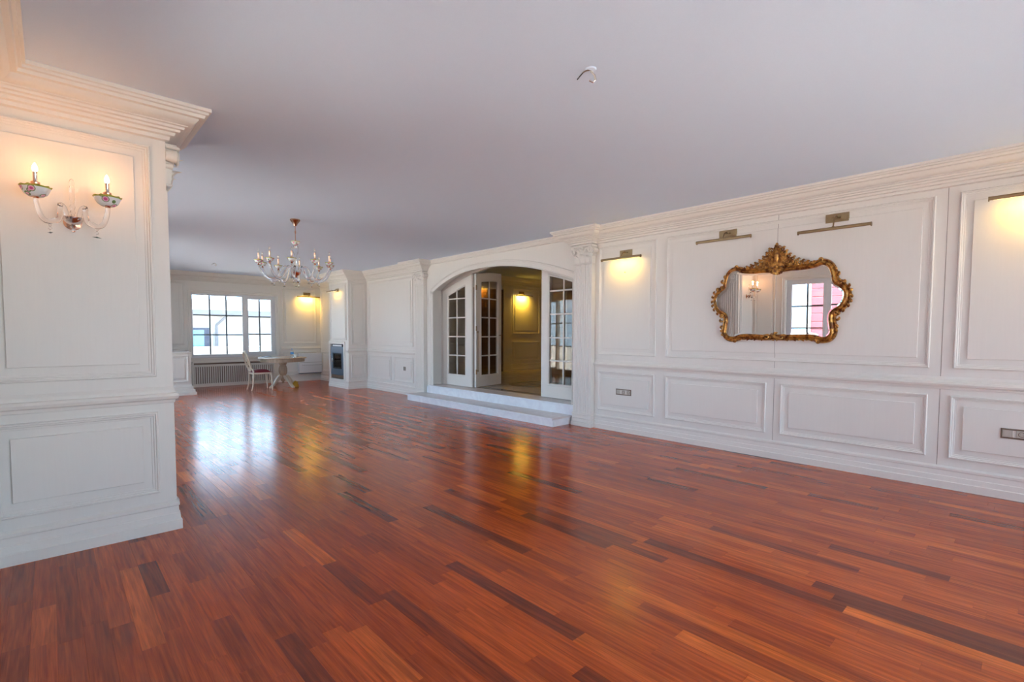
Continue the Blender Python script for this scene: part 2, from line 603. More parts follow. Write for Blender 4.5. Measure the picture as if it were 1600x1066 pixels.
def holed(mb, axis, c0, c1, u0, u1, z0, z1, holes):
    """wall slab: axis 'x' -> slab spans c0..c1 in x and runs along y; holes (u0,u1,z0,z1)"""
    us = sorted({u0, u1, *[h[0] for h in holes], *[h[1] for h in holes]})
    zs = sorted({z0, z1, *[h[2] for h in holes], *[h[3] for h in holes]})
    for a, b_ in zip(us, us[1:]):
        for c, d in zip(zs, zs[1:]):
            if any(h[0] <= a and b_ <= h[1] and h[2] <= c and d <= h[3] for h in holes):
                continue
            if axis == 'x':
                mb.box(c0, c1, a, b_, c, d)
            else:
                mb.box(a, b_, c0, c1, c, d)
    return mb

WZ0, WZ1 = .78, 2.42
LWIN = [(1.42, 3.5), (5.3, 8.3), (9.4, 12.9), (-2.2, .9)]  # the last one is unseen, added to let in more daylight
LWZ = [(WZ0, WZ1), (.12, 2.6), (.12, 2.6), (WZ0, WZ1)]
BWIN = [(.1, 2.8), (3.1, 5.8)]  # unseen openings, added and sized as fill light from behind
FWIN = (2.66, 4.70)
wall_left = struct(holed(MB(), 'x', XL-.3, XL, YB, YF, 0, H, [(a, b_, *z_) for (a, b_), z_ in zip(LWIN, LWZ)]).build('wall_left', M['cream']))
wall_far = struct(holed(MB(), 'y', YF, YF+.3, XL-.3, XR+.45, 0, H, [(*FWIN, WZ0, WZ1)]).build('wall_far', M['cream']))
wall_back = struct(holed(MB(), 'y', YB-.3, YB, XL-.3, XR+.45, 0, H, [(a, b_, .12, 2.6) for a, b_ in BWIN]).build('wall_back', M['cream']))

mb = MB()
XB = XR+.45
mb.box(XR, XB, YB, AY0, 0, H)
mb.box(XR, XB, AY1, YF, 0, H)
n = 40
mb.strip(AY0, AY1, arch, lambda y: H, XR, XB, lambda a, t, z: (t, a, z), n)
wall_right = struct(mb.build('wall_right', M['cream']))
wall_stub = struct(MB().box(XL-.02, PX, PY0, PY1, 0, H).build('wall_pillar', M['cream']))
wall_chimney = struct(MB().box(FX, XR+.02, FY0, FY1, 0, .22).box(FX, XR+.02, FY0, FY0+.24, .22, 1.12).box(FX, XR+.02, FY1-.08, FY1, .22, 1.12)
                      .box(FX+.42, XR+.02, FY0+.24, FY1-.08, .22, 1.12).box(FX, XR+.02, FY0, FY1, 1.12, H).build('wall_chimney', M['cream']))

CORN = [(0, 0), (.238, 0), (.238, -.022), (.224, -.026), (.222, -.04), (.207, -.044), (.200, -.062), (.174, -.066), (.172, -.072),
        (.157, -.090), (.140, -.104), (.118, -.111), (.118, -.118), (.102, -.122), (.098, -.136), (.080, -.140), (.076, -.153),
        (.055, -.158), (.048, -.176), (.026, -.182), (.022, -.205), (0, -.212)]
CROWN = [(0, 0), (.075, 0), (.072, -.02), (.055, -.03), (.04, -.055), (.03, -.06), (.025, -.08), (0, -.085)]
BASE = [(0, 0), (.032, 0), (.032, .066), (.025, .072), (.022, .115), (.016, .120), (.014, .165), (.020, .172), (.020, .19), (.008, .2), (0, .206)]
RAIL = [(0, .905), (.010, .908), (.014, .928), (.028, .936), (.034, .955), (.028, .972), (.012, .977), (.012, .998), (.006, 1.012), (0, 1.02)]
Z = (0, 0, 1)
CX0 = .115                                # how far the columns stand out
def up_path(pts, z=0): return [(x, y, z) for x, y in pts]

# cornice right round the room, with breaks at the columns
mb = MB()
mb.sweep(up_path([(XR, AY1+.12), (XR-CX0, AY1+.12), (XR-CX0, AY1+.50), (XR, AY1+.50), (XR, FY0), (FX, FY0), (FX, FY1), (XR, FY1), (XR, YF), (XL, YF),
                  (XL, PY1), (PX, PY1), (PX, PY0), (XL, PY0), (XL, YB), (XR, YB), (XR, 4.565), (XR-CX0, 4.565), (XR-CX0, 4.945), (XR, 4.945)], H), Z, CORN)
struct(mb.build('trim_1', M['cream'], smooth=25), 'deep stepped cream cornice round the room')
struct(MB().sweep(up_path([(XR, 4.945), (XR, AY1+.12)], H), Z, CROWN).build('trim_2', M['cream'], smooth=25), 'slim cream crown moulding above the arch')

def baseboard(name, segs):
    b_ = MB()
    for sg in segs:
        b_.sweep(up_path(sg), Z, BASE)
    return struct(b_.build(name, M['cream'], smooth=20))
baseboard('baseboard_right', [[(XR, YB), (XR, 4.58)], [(XR, 9.46), (XR, FY0), (FX, FY0), (FX, FY1), (XR, FY1), (XR, YF)]])
baseboard('baseboard_far', [[(XR, YF), (4.74, YF)]])
baseboard('baseboard_left', [[(XL, YF), (XL, 13.0)], [(XL, 9.3), (XL, 8.4)], [(XL, 5.2), (XL, PY1), (PX, PY1), (PX, PY1-.03)], [(PX, PY0+.03), (PX, PY0), (XL, PY0), (XL, YB)]])
baseboard('baseboard_back', [[(XL, YB), (XR, YB)]])
def rail(parent, segs):
    for sg in segs:
        MB().sweep(up_path(sg), Z, RAIL).build('chair_rail', M['cream'], parent, 20)
rail(wall_right, [[(XR, YB), (XR, 4.58)], [(XR, 9.46), (XR, FY0)]])
rail(wall_chimney, [[(XR-.005, FY0), (FX, FY0), (FX, FY0+.10)]])
rail(wall_far, [[(XR, YF), (4.82, YF)], [(2.56, YF), (XL, YF)]])
rail(wall_left, [[(XL, YF), (XL, 13.0)], [(XL, 9.3), (XL, 8.4)], [(XL, 5.2), (XL, PY1)], [(XL, PY0), (XL, 3.62)], [(XL, 1.3), (XL, 1.02)]])
rail(wall_stub, [[(PX, PY0+.03), (PX, PY0), (XL, PY0)]])

MOULD = [(0, 0), (0, .010), (.005, .018), (.013, .018), (.017, .010), (.025, .010), (.030, .004), (.040, .003), (.042, 0)]
def panel(parent, origin, N, u0, u1, z0, z1, seat=0.0, inset=.09):
    """moulded frame with raised field; u runs along Z x N"""
    N = Vector(N)
    U = Vector(Z).cross(N)
    O = Vector(origin)
    def pt(u, z): return O+U*u+Vector((0, 0, z))+N*seat
    o = MB().sweep([pt(u0, z0), pt(u1, z0), pt(u1, z1), pt(u0, z1)], N, MOULD, closed=True).build('wall_panel', M['cream'], parent, 20)
    a = inset
    b_ = MB().sweep([pt(u0+a, z0+a), pt(u1-a, z0+a), pt(u1-a, z1-a), pt(u0+a, z1-a)], N, [(0, 0), (0, .010), (.003, .0135), (.010, .0135)], closed=True)
    k = .010
    b_.add([pt(u0+a+k, z0+a+k)+N*.0135, pt(u1-a-k, z0+a+k)+N*.0135, pt(u1-a-k, z1-a-k)+N*.0135, pt(u0+a+k, z1-a-k)+N*.0135], [(0, 1, 2, 3)])
    b_.build('raised_field', M['cream'], o)
UZ = (1.095, 2.66)
LZ = (.28, .85)
NR = (-1, 0, 0)
def rpan(y0, y1, zz):                                   # on the right wall, u = -y
    panel(wall_right, (XR, 0, 0), NR, -y1, -y0, *zz)
rpan(3.565, 4.51, UZ); rpan(.73, 3.42, UZ); rpan(-1.9, .565, UZ)
rpan(3.572, 4.51, LZ); rpan(2.15, 3.412, LZ); rpan(.73, 2.0, LZ); rpan(-.9, .573, LZ); rpan(-2.4, -1.05, LZ)
rpan(9.62, 11.66, UZ); rpan(9.62, 10.45, LZ); rpan(10.6, 11.66, LZ)
rpan(13.1, 14.65, UZ); rpan(13.1, 14.65, LZ)
for y in (2.068, .647):                                 # joints between the wall boards
    segs = [(.206, .905, .0012), (1.02, 2.72, .0012)]
    if y > 2:                                           # this one also cuts the mirror panel
        segs = [(.206, .905, .0012), (1.02, 1.095, .0012), (1.137, 1.185, .0012), (1.185, 2.57, .0145), (2.57, 2.618, .0012), (2.66, 2.72, .0012)]
    for z0, z1, d in segs:
        MB().box(XR-d, XR+.001, y-.0016, y+.0016, z0, z1).build('board_joint', M['bronze'], wall_right)
panel(wall_stub, (0, PY0, 0), (0, -1, 0), XL+.005, .54, *UZ)     # u = +x  (Z x -Y)
panel(wall_stub, (0, PY0, 0), (0, -1, 0), XL+.005, .54, *LZ)
panel(wall_chimney, (0, FY0, 0), (0, -1, 0), FX+.07, XR-.06, *UZ, inset=.06)
panel(wall_chimney, (0, FY0, 0), (0, -1, 0), FX+.07, XR-.06, *LZ, inset=.06)
panel(wall_chimney, (FX, 0, 0), NR, -FY1+.09, -FY0-.09, 1.22, 2.66, inset=.06)
panel(wall_far, (0, YF, 0), (0, -1, 0), 4.87, 5.82, *UZ)
panel(wall_far, (0, YF, 0), (0, -1, 0), 4.87, 5.82, *LZ)
panel(wall_far, (0, YF, 0), (0, -1, 0), 1.3, 2.5, *UZ)
panel(wall_far, (0, YF, 0), (0, -1, 0), -.1, 1.15, *UZ)
panel(wall_left, (XL, 0, 0), (1, 0, 0), 3.70, 4.13, *UZ, inset=.06)
panel(wall_left, (XL, 0, 0), (1, 0, 0), -2.3, 4.1, *LZ)

# low boxed-out ledge on the left below the far window wall
lg = empty('boxed_ledge', (2.33, 13.12, 0))
tag(lg, 'low white panelled ledge with stepped base left of the radiator grille', 'ledge')
MB().bbox(-2.575, 0, 0, YF-13.12-.045, .0, .93, .004).bbox(-2.575, .02, -.03, YF-13.12-.045, .93, .965, .008).build('body', M['cream'], lg)
MB().sweep([(0, 1.5, 0), (0, 0, 0), (-2.575, 0, 0)], Z, [(-.0, 0), (.085, 0), (.085, .06), (.06, .065), (.06, .12), (.03, .125), (.03, .185), (.015, .2), (0, .24)]).build('stepped_base', M['cream'], lg, 20)
for k in range(3):
    panel(lg, (0, 0, 0), (0, -1, 0), -.85-k*.86, -.05-k*.86, .29, .88, inset=.075)

# arch casing, door lining, steps
ap = [(XR, AY1, HZ)]
pts = [(XR, (AY0+AY1)/2+(AY1-AY0)/2*math.cos(PI*i/48), 0) for i in range(49)]
pts = [(x, y, arch(y)) for x, y, _ in pts]
pts[0] = (XR, AY1, 2.32); pts[-1] = (XR, AY0, 2.32)
path = [(XR, AY1, HZ)]+pts+[(XR, AY0, HZ)]
o = MB().sweep(path, NR, [(0, 0), (0, .014), (-.010, .022), (-.022, .016), (-.03, .016), (-.034, .008), (-.095, .008), (-.098, .018), (-.108, .022), (-.116, .012), (-.118, 0)]).build('trim_3', M['cream'], smooth=25)
struct(o, 'moulded cream casing round the wide arch')
mb = MB()
mb.strip(AY0, AY1, darch, lambda y: arch(y)+.0, DX-.03, DX+.04, lambda a, t, z: (t, a, z), 40)
mb.box(DX-.03, DX+.04, AY1-.045, AY1, HZ, 2.33).box(DX-.03, DX+.04, AY0, AY0+.045, HZ, 2.33)
struct(mb.build('trim_4', M['cream']), 'cream lining of the arched doors')

SY0, SY1 = 4.985, 9.13
st = struct(empty('marble_steps', (5.7, 7.0, 0)), 'two long white marble steps below the arched doors')
def rel(mbx, o_):
    return mbx.xf(Matrix.Translation(-Vector(o_.location)))
rel(MB().box(5.49, XR-.0, SY0+.01, SY1-.01, 0, .104), st).build('riser', M['marble'], st)
rel(MB().bbox(5.468, XR-.035, SY0, SY1, .104, .134, .004), st).build('tread', M['tread'], st)
rel(MB().bbox(5.462, 5.4688, SY0, SY1, .104, .1335, .001), st).build('tread_nosing', M['marble'], st)
rel(MB().box(XR-.035, XR, AY0-.12, AY1+.10, .104, .272), st).build('riser', M['marble'], st)
rel(MB().bbox(XR-.05, DX+.06, AY0, AY1, .272, HZ, .003), st).build('tread', M['tread'], st)
rel(MB().bbox(XR-.055, XR-.0505, AY0-.0, AY1+.0, .272, HZ-.0005, .001), st).build('tread_nosing', M['marble'], st)

# ------------------------------------------------------------------ windows
def window(idx, loc, rz, W, z0, z1, fixed=3, sash=2, label=None, depth=.3):
    t = struct(empty('window_%d' % idx, loc, rz), label)
    yf = .10
    # casing on the inner wall face
    MB().sweep([(-.005, 0, z0-.005), (W+.005, 0, z0-.005), (W+.005, 0, z1+.005), (-.005, 0, z1+.005)], (0, -1, 0),
               [(0, -.02), (0, .012), (-.012, .018), (-.025, .014), (-.05, .014), (-.058, .024), (-.072, .02), (-.075, 0)], closed=True).build('casing', M['cream'], t, 25)
    MB().sweep([(0, yf, z0), (W, yf, z0), (W, yf, z1), (0, yf, z1)], (0, -1, 0), [(0, -.06), (0, 0), (.045, 0), (.052, -.012), (.052, -.06)], closed=True).build('frame', M['pvc'], t)
    MB().bbox(-.03, W+.03, -.035, yf, z0-.03, z0, .006).build('sill', M['pvc'], t)
    ms = W*fixed/(fixed+sash)+.03
    MB().bbox(ms-.045, ms+.045, yf-.002, yf+.07, z0+.04, z1-.04, .006).build('mullion', M['pvc'], t)
    # opening sash
    a0, a1 = ms+.035, W-.04
    MB().sweep([(a0, yf-.015, z0+.04), (a1, yf-.015, z0+.04), (a1, yf-.015, z1-.04), (a0, yf-.015, z1-.04)], (0, -1, 0),
               [(0, -.05), (0, 0), (.055, 0), (.065, -.015), (.065, -.05)], closed=True).build('sash', M['pvc'], t)
    h = MB().bbox(a0+.018, a0+.042, yf-.027, yf-.014, (z0+z1)/2-.05, (z0+z1)/2+.03, .004)
    h.tube([(a0+.03, yf-.02, (z0+z1)/2), (a0+.03, yf-.055, (z0+z1)/2), (a0+.03, yf-.058, (z0+z1)/2-.02), (a0+.03, yf-.058, (z0+z1)/2-.12)], .009, 8)
    h.build('handle', M['pvc'], t, 40)
    for (g0, g1, q0, q1, nc) in ((.052, ms-.045, z0+.052, z1-.052, fixed), (a0+.065, a1-.065, z0+.105, z1-.105, sash)):
        cw, rh = (g1-g0)/nc, (q1-q0)/3
        pm = MB().box(0, cw-.002, yf+.028, yf+.032, 0, rh-.002).mesh('pane', M['pane'])
        for i in range(nc):
            for j in range(3):
                inst('pane', pm, t, (g0+i*cw+.001, 0, q0+j*rh+.001))
        for i in range(1, nc):
            MB().box(g0+i*cw-.016, g0+i*cw+.016, yf+.018, yf+.042, q0, q1).build('glazing_bar', M['bar'], t)
        for j in range(1, 3):
            MB().box(g0, g1, yf+.020, yf+.040, q0+j*rh-.016, q0+j*rh+.016).build('glazing_bar', M['bar'], t)
    return t
window(1, (FWIN[0], YF, 0), 0, FWIN[1]-FWIN[0], WZ0, WZ1, label='white window with glazing bars above the radiator grille')
portal(((FWIN[0]+FWIN[1])/2, YF+.31, 1.6), (-PI/2, 0, 0), 2.04, 1.64)
for i, (a, b_) in enumerate(LWIN):
    window(2+i, (XL, a, 0), PI/2, b_-a, *LWZ[i], label=['white window in the left wall, seen in the gilded mirror', 'white window in the left wall past the pillar', 'wide white window in the left wall facing the fireplace', 'unseen wide window added in the left wall beside the camera for more daylight'][i])
    portal((XL-.31, (a+b_)/2, sum(LWZ[i])/2), (0, -PI/2, 0), LWZ[i][1]-LWZ[i][0], b_-a)
for i, (a, b_) in enumerate(BWIN):
    window(6+i, (b_, YB, 0), PI, b_-a, .12, 2.6, label=['unseen tall window added behind the camera for fill light', 'unseen tall window near the mirror wall, added behind the camera for fill light'][i])
    portal(((a+b_)/2, YB-.31, 1.36), (PI/2, 0, 0), b_-a, 2.48)

# ------------------------------------------------------------------ glazed arched doors
ROWS = [.545, .94, 1.33, 1.727, 2.12]
def leaf(idx, hinge, ang, wd, ytop, stile, label, bolt=False):
    """hinge (x,y); leaf runs along direction ang; ytop(s) = height of the top edge"""
    t = struct(empty('door_%d' % idx, (hinge[0], hinge[1], 0), ang), label)
    zb, T = HZ+.008, .022
    ident = lambda a, t_, z: (a, t_, z)
    s0, s1 = stile
    a0, a1 = s0, wd-s1
    ptop = lambda s_: ytop(s_)-.178
    MB().strip(.003, a0, lambda s_: zb, ytop, -T, T, ident, 3).build('stile', M['cream'], t)
    MB().strip(a1, wd-.003, lambda s_: zb, ytop, -T, T, ident, 3).build('stile', M['cream'], t)
    MB().strip(a0, a1, lambda s_: zb, lambda s_: ROWS[0], -T, T, ident, 1).build('bottom_rail', M['cream'], t)
    MB().strip(a0, a1, ptop, ytop, -T, T, ident, 10).build('top_rail', M['cream'], t)
    # bead mould round the glass, both faces
    for sg in (-1, 1):
        e = .035
        nn = 10
        loop = [(a0-e, sg*T, ROWS[0]-e), (a1+e, sg*T, ROWS[0]-e)]+[(a1+e-(a1-a0+2*e)*i/nn, sg*T, ptop(a1+e-(a1-a0+2*e)*i/nn)+e) for i in range(nn+1)]
        MB().sweep(loop, (0, -1, 0), [(0, 0), (.0, -sg*.0) if 0 else (.004, .008*(-sg)), (.014, .008*(-sg)), (.018, 0)], closed=True).build('bead_mould', M['cream'], t, 25)
    am = (a0+a1)/2
    MB().strip(am-.012, am+.012, lambda s_: ROWS[0], ptop, -.014, .014, ident, 2).build('glazing_bar', M['cream'], t)
    for z in ROWS[1:]:
        MB().bbox(a0, a1, -.013, .013, z-.012, z+.012, .002).build('glazing_bar', M['cream'], t)
    for (p0, p1) in ((a0, am-.012), (am+.012, a1)):
        for k, z in enumerate(ROWS):
            hi = (lambda s_, q=ROWS[k+1]-.012: q) if k < 4 else ptop
            MB().strip(p0, p1, (lambda s_, q=z+(.012 if k else 0): q), hi, -.003, .003, ident, 1 if k < 4 else 4).build('pane', M['dpane'], t)
    for z in (.62, 1.5, 2.32):
        if bolt is not None:
            hg = MB().tube([(-.006, -.03, z-.05), (-.006, -.03, z+.05)], .009, 8).bbox(-.004, .03, -.028, -.0225, z-.045, z+.045, .002)
            hg.build('hinge', M['brass'], t, 40)
    if bolt:
        bo = MB().tube([(.055, -.034, .62), (.055, -.034, 1.45)], .006, 8).bbox(.043, .067, -.04, -.0225, .62, .66, .003).bbox(.043, .067, -.04, -.0225, 1.41, 1.45, .003)
        bo.build('bolt_rod', M['brass'], t, 40)
        MB().tube([(wd-.06, -.024, 1.36), (wd-.06, -.07, 1.36), (wd-.075, -.075, 1.36), (wd-.17, -.075, 1.36)], .009, 8).build('handle', M['brass'], t, 40)
    return t
yl, yh = AY0+.048, AY1-.048
LW = yh-7.885
leaf(1, (DX, yh), -PI/2, LW, lambda s_: darch(yh-s_)-.006, (.20, .225), 'fixed arched glazed door leaf at the left of the arch', bolt=None)
leaf(2, (DX+.035, 7.855), math.atan2(.24, .91), .925, lambda s_: darch(7.855-s_)-.006, (.19, .14), 'glazed door leaf swung open into the hall', bolt=True)
RW = 5.96-yl
leaf(3, (DX, 5.96), -PI/2, RW, lambda s_: darch(5.96-s_)-.006, (.185, .20), 'fixed arched glazed door leaf beside the fluted column', bolt=None)
leaf(4, (DX+.075, 5.975), -PI/2+.02, .925, lambda s_: darch(min(AYC, 5.975+s_))-.02, (.17, .19), 'glazed door leaf folded back flat behind the fixed right leaf', bolt=False)

# ------------------------------------------------------------------ hall behind the doors
hf = struct(MB().box(DX+.06, 11.5, 2.6, 11.0, HZ-.2, HZ).build('floor_hall', M['hallfloor']), 'polished beige marble hall floor')
MB().box(DX+.14, 11.35, 4.4, 4.5, HZ, HZ+.0008).box(DX+.14, DX+.26, 4.5, 10.5, HZ, HZ+.0008).build('inlay_border', M['inlay'], hf)
for r0, r1 in ((.42, .60), (.10, .24)):
    MB().lathe([(r0, .0), (r0, .0008), (r1, .0008), (r1, 0)], 40, (7.75, 7.55, HZ)).build('inlay_ring', M['inlay'], hf)
HH = 3.02
struct(MB().box(XB, 11.7, 2.4, 11.0, HH, HH+.2).build('ceiling_hall', M['ceil']))
wh = struct(MB().box(XB-.0, 11.7, 10.7, 11.0, HZ-.2, HH).build('wall_hall', M['cream']), 'cream panelled hall wall under a yellow picture light')
struct(MB().box(11.4, 11.7, 2.4, 10.7, HZ-.2, HH).build('wall_hall_end', M['cream']))
struct(MB().box(XB, 11.7, 2.4, 2.7, HZ-.2, HH).build('wall_hall_side', M['cream']))
struct(MB().sweep(up_path([(11.4, 2.7), (11.4, 10.7), (XB, 10.7)], HH), Z, CORN).build('trim_5', M['cream'], smooth=25), 'cream cornice in the hall')
struct(MB().sweep(up_path([(11.4, 10.7), (9.9, 10.7)], HZ), Z, BASE).build('baseboard_hall', M['cream'], smooth=25))
panel(wh, (0, 10.7, 0), (0, -1, 0), 9.98, 11.1, HZ+1.1, 2.72)
panel(wh, (0, 10.7, 0), (0, -1, 0), 9.98, 11.1, HZ+.3, HZ+.86)
# dark glazed cupboard door with a white casing on the hall wall, dark panelling on the end wall
d5 = struct(empty('door_5', (8.35, 10.7, HZ)), 'dark walnut door in a white casing in the hall')
MB().box(1.23, 1.53, -.05, -.001, 0, 2.36).box(0, .12, -.05, -.001, 0, 2.36).box(0, 1.53, -.05, -.001, 2.36, 2.5).build('casing', M['cream'], d5)
lf = MB().bbox(.124, 1.226, -.03, -.003, .004, 2.355, .004).build('door_leaf', M['darkwood'], d5)
for q0, q1 in ((.15, .9), (1.0, 1.7), (1.8, 2.25)):
    MB().sweep([(.26, -.03, q0), (1.09, -.03, q0), (1.09, -.03, q1), (.26, -.03, q1)], (0, -1, 0), MOULD, closed=True).build('panel_mould', M['darkwood'], lf)
MB().tube([(.18, -.03, 1.05), (.18, -.075, 1.05), (.30, -.08, 1.05)], .01, 8).build('handle', M['brass'], lf, 40)
panel(wh, (0, 10.7, 0), (0, -1, 0), 6.6, 8.2, HZ+1.1, 2.72)
panel(wh, (0, 10.7, 0), (0, -1, 0), 6.6, 8.2, HZ+.3, HZ+.86)
wp = empty('walnut_panelling', (11.4, 6.6, HZ))
tag(wp, 'dark walnut panelling on the end wall of the hall, behind the glazed doors', 'panelling')
pm_ = MB().bbox(-.04, -.002, -.30, .30, 0, 2.45, .006).mesh('panel_board', M['darkwood'])
for k in range(11):
    inst('panel_board', pm_, wp, (0, -3.2+k*.61, 0))

# ------------------------------------------------------------------ fluted columns
def pilaster(loc, rz, label, wd=.34, dp=.085, flush=False):
    t = empty('fluted_column', loc, rz)
    tag(t, label, 'column', 'fluted cream columns')
    b_ = MB()
    dcap, dp = dp, (.012 if flush else dp)
    for (z0, z1, e) in ((0, .06, .024), (.062, .115, .016), (.117, .17, .008), (.172, .2, .014)):
        b_.bbox(-wd/2-e, wd/2+e, 0, dp+e, z0, z1, .004)
    b_.build('base', M['cream'], t)
    # shaft with flutes
    nf, mar = 7, .025
    pitch = (wd-2*mar)/nf
    prof = [(-wd/2, 0), (-wd/2, dp)]
    for k in range(nf):
        c = -wd/2+mar+pitch*(k+.5)
        r_ = pitch*.36
        for j in range(7):
            a = PI*j/6
            prof.append((c-r_*math.cos(a), dp-min(r_*.8, dp*.9)*math.sin(a)))
    prof += [(wd/2, dp), (wd/2, 0)]
    MB().prism(prof, lambda p: (p[0], p[1], .2), lambda p: (p[0], p[1], 2.425)).build('shaft', M['cream'], t, 50)
    dp = dcap
    cp = MB()
    if flush:
        cp.add([(-wd/2, 0, 2.375), (wd/2, 0, 2.375), (wd/2, dp, 2.425), (-wd/2, dp, 2.425), (-wd/2, 0, 2.425), (wd/2, 0, 2.425)], [(0, 1, 2, 3), (0, 3, 4), (1, 5, 2), (4, 3, 2, 5), (0, 4, 5, 1)])
    cp.bbox(-wd/2-.008, wd/2+.008, 0, dp+.010, 2.425, 2.445, .006)
    cp.add([(-wd/2, 0, 2.445), (wd/2, 0, 2.445), (wd/2, dp, 2.445), (-wd/2, dp, 2.445), (-wd/2-.01, 0, 2.68), (wd/2+.01, 0, 2.68), (wd/2+.01, dp+.025, 2.68), (-wd/2-.01, dp+.025, 2.68)],
           [(0, 1, 5, 4), (1, 2, 6, 5), (2, 3, 7, 6), (3, 0, 4, 7), (4, 5, 6, 7)])
    cp.bbox(-wd/2-.035, wd/2+.035, 0, dp+.055, 2.68, 2.70, .006).bbox(-wd/2-.02, wd/2+.02, 0, dp+.04, 2.70, H-.215, .004)
    c_ = cp.build('capital', M['cream'], t, 30)
    vol = MB()
    for sx in (-1, 1):
        pts_ = []
        for i in range(30):
            a = i/29*2.3*2*PI
            r_ = .052*(1-i/29*.8)
            pts_.append((sx*(wd/2-.03+.03-r_*math.cos(a)*.9-.01), dp+.036+.012*i/29, 2.628+r_*math.sin(a)))
        vol.tube(pts_, [.014-.008*i/29 for i in range(30)], 6)
        vol.tube([(sx*(wd/2+.022), .0, 2.63), (sx*(wd/2+.022), dp+.03, 2.63)], [.036, .044], 14)
        vol.tube([(sx*(wd/2+.008), .0, 2.565), (sx*(wd/2+.008), dp+.012, 2.565)], [.016, .02], 10)
        vol.tube([(sx*.03, dp+.03, 2.60), (sx*.07, dp+.045, 2.65), (sx*.12, dp+.04, 2.662)], [.006, .011, .012], 6)
    vol.build('volute', M['cream'], c_, 40)
    def acanthus(cx, z0, hgt, wid, lean, curl):
        lb = MB()
        nn = 8
        L_, R_, C_ = [], [], []
        for i in range(nn+1):
            s_ = i/nn
            w_ = wid*(.55+.6*math.sin(PI*min(1, s_*1.05)))*(1-.72*s_**4)*(1+.16*math.cos(i*PI))*.5
            y_ = dp+.006+.02*s_+curl*max(0, s_-.6)**2*6
            z_ = z0+hgt*(s_-.35*max(0, s_-.8)**1.5*3)
            x_ = cx+lean*s_
            C_.append((x_, y_+.012, z_)); L_.append((x_-w_, y_, z_)); R_.append((x_+w_, y_, z_))
        k = nn+1
        fs_ = []
        for i in range(nn):
            fs_ += [(i, i+1, k+i+1, k+i), (k+i, k+i+1, 2*k+i+1, 2*k+i)]
        back = [(p[0], dp-.004, p[2]) for p in L_]+[(p[0], dp-.004, p[2]) for p in R_]
        lb.add(L_+C_+R_+back, fs_+[(3*k+i, 3*k+i+1, i+1, i) for i in range(nn)]+[(2*k+i, 2*k+i+1, 4*k+i+1, 4*k+i) for i in range(nn)])
        lb.build('acanthus_leaf', M['cream'], c_, 60)
    acanthus(0, 2.45, .14, .10, 0, .05)
    for sx in (-1, 1):
        acanthus(sx*.09, 2.45, .115, .085, sx*.02, .045)
        acanthus(sx*.045, 2.50, .16, .06, sx*.05, .06)
    ro = MB()
    for k in range(6):
        a = k*PI/3
        ro.ball((.022*math.cos(a), dp+.045, 2.665+.022*math.sin(a)), .015, 8, (1, .6, 1))
    ro.ball((0, dp+.052, 2.665), .012, 8)
    ro.build('rosette', M['cream'], c_, 60)
    return t
pilaster((XR, 4.755, 0), PI/2, 'fluted cream column between the steps and the first socket panel')
pilaster((XR, 9.245, 0), PI/2, 'fluted cream column at the far end of the marble steps')
pilaster((PX, 4.41, 0), -PI/2, 'fluted cream column on the end of the wall with the lit sconce', dp=.034, flush=True)

# ------------------------------------------------------------------ fireplace insert, grille, heater
fp = empty('fireplace_insert', (FX, (FY0+.24+FY1-.08)/2, .22))
tag(fp, 'blue grey steel fireplace insert with glass door and logs in the white chimney', 'fireplace')
hw = (FY1-.08-FY0-.24)/2-.004
MB().box(.02, .41, -hw, hw, .003, .02).box(.02, .41, -hw, hw, .88, .895).box(.40, .415, -hw, hw, .02, .88).box(.02, .41, -hw, -hw+.01, .02, .88).box(.02, .41, hw-.01, hw, .02, .88).build('firebox', M['soot'], fp)
fr_ = MB()
fr_.bbox(-.012, .02, -hw+.01, hw-.01, .66, .83, .005).bbox(-.012, .02, -hw+.01, hw-.01, .10, .26, .005).bbox(-.012, .02, -hw+.01, -hw+.15, .26, .66, .005).bbox(-.012, .02, hw-.15, hw-.01, .26, .66, .005)
fr_.build('steel_frame', M['steel'], fp)
MB().bbox(-.005, .02, -hw+.15, hw-.10, .835, .878, .003).build('air_vent', M['paper'], fp)
MB().bbox(-.006, .02, -hw+.01, hw-.01, .01, .096, .004).build('ash_drawer', M['bronze'], fp)
gd = MB().sweep([(-.0, hw-.15, .26), (-.0, -hw+.15, .26), (-.0, -hw+.15, .66), (-.0, hw-.15, .66)], NR, [(0, -.01), (0, .018), (.03, .018), (.035, -.01)], closed=True).build('glass_door', M['soot'], fp)
MB().box(-.002, .002, -hw+.18, hw-.18, .29, .63).build('pane', M['fireglass'], gd)
MB().tube([(-.03, hw-.165, .42), (-.045, hw-.165, .43), (-.045, hw-.165, .52), (-.03, hw-.165, .53)], .006, 8).build('handle', M['chrome'], gd, 40)
for k, (y, z, a) in enumerate(((-.1, .05, .15), (.1, .05, -.2), (0, .13, .5), (-.05, .30, .1))):
    MB().tube([(.2-.1*math.sin(a), y-.20, z+.27), (.22, y, z+.29+.01*k), (.2+.1*math.sin(a), y+.20, z+.27)], [.035, .04, .036], 9).build('log', M['log'], fp, 50)
# stone-white surround round the opening
MB().sweep([(0, hw+.004, .0), (0, -hw-.004, .0), (0, -hw-.004, .90), (0, hw+.004, .90)], NR, [(0, 0), (0, .03), (-.05, .03), (-.058, .02), (-.06, 0)], closed=True).build('surround', M['cream'], fp)

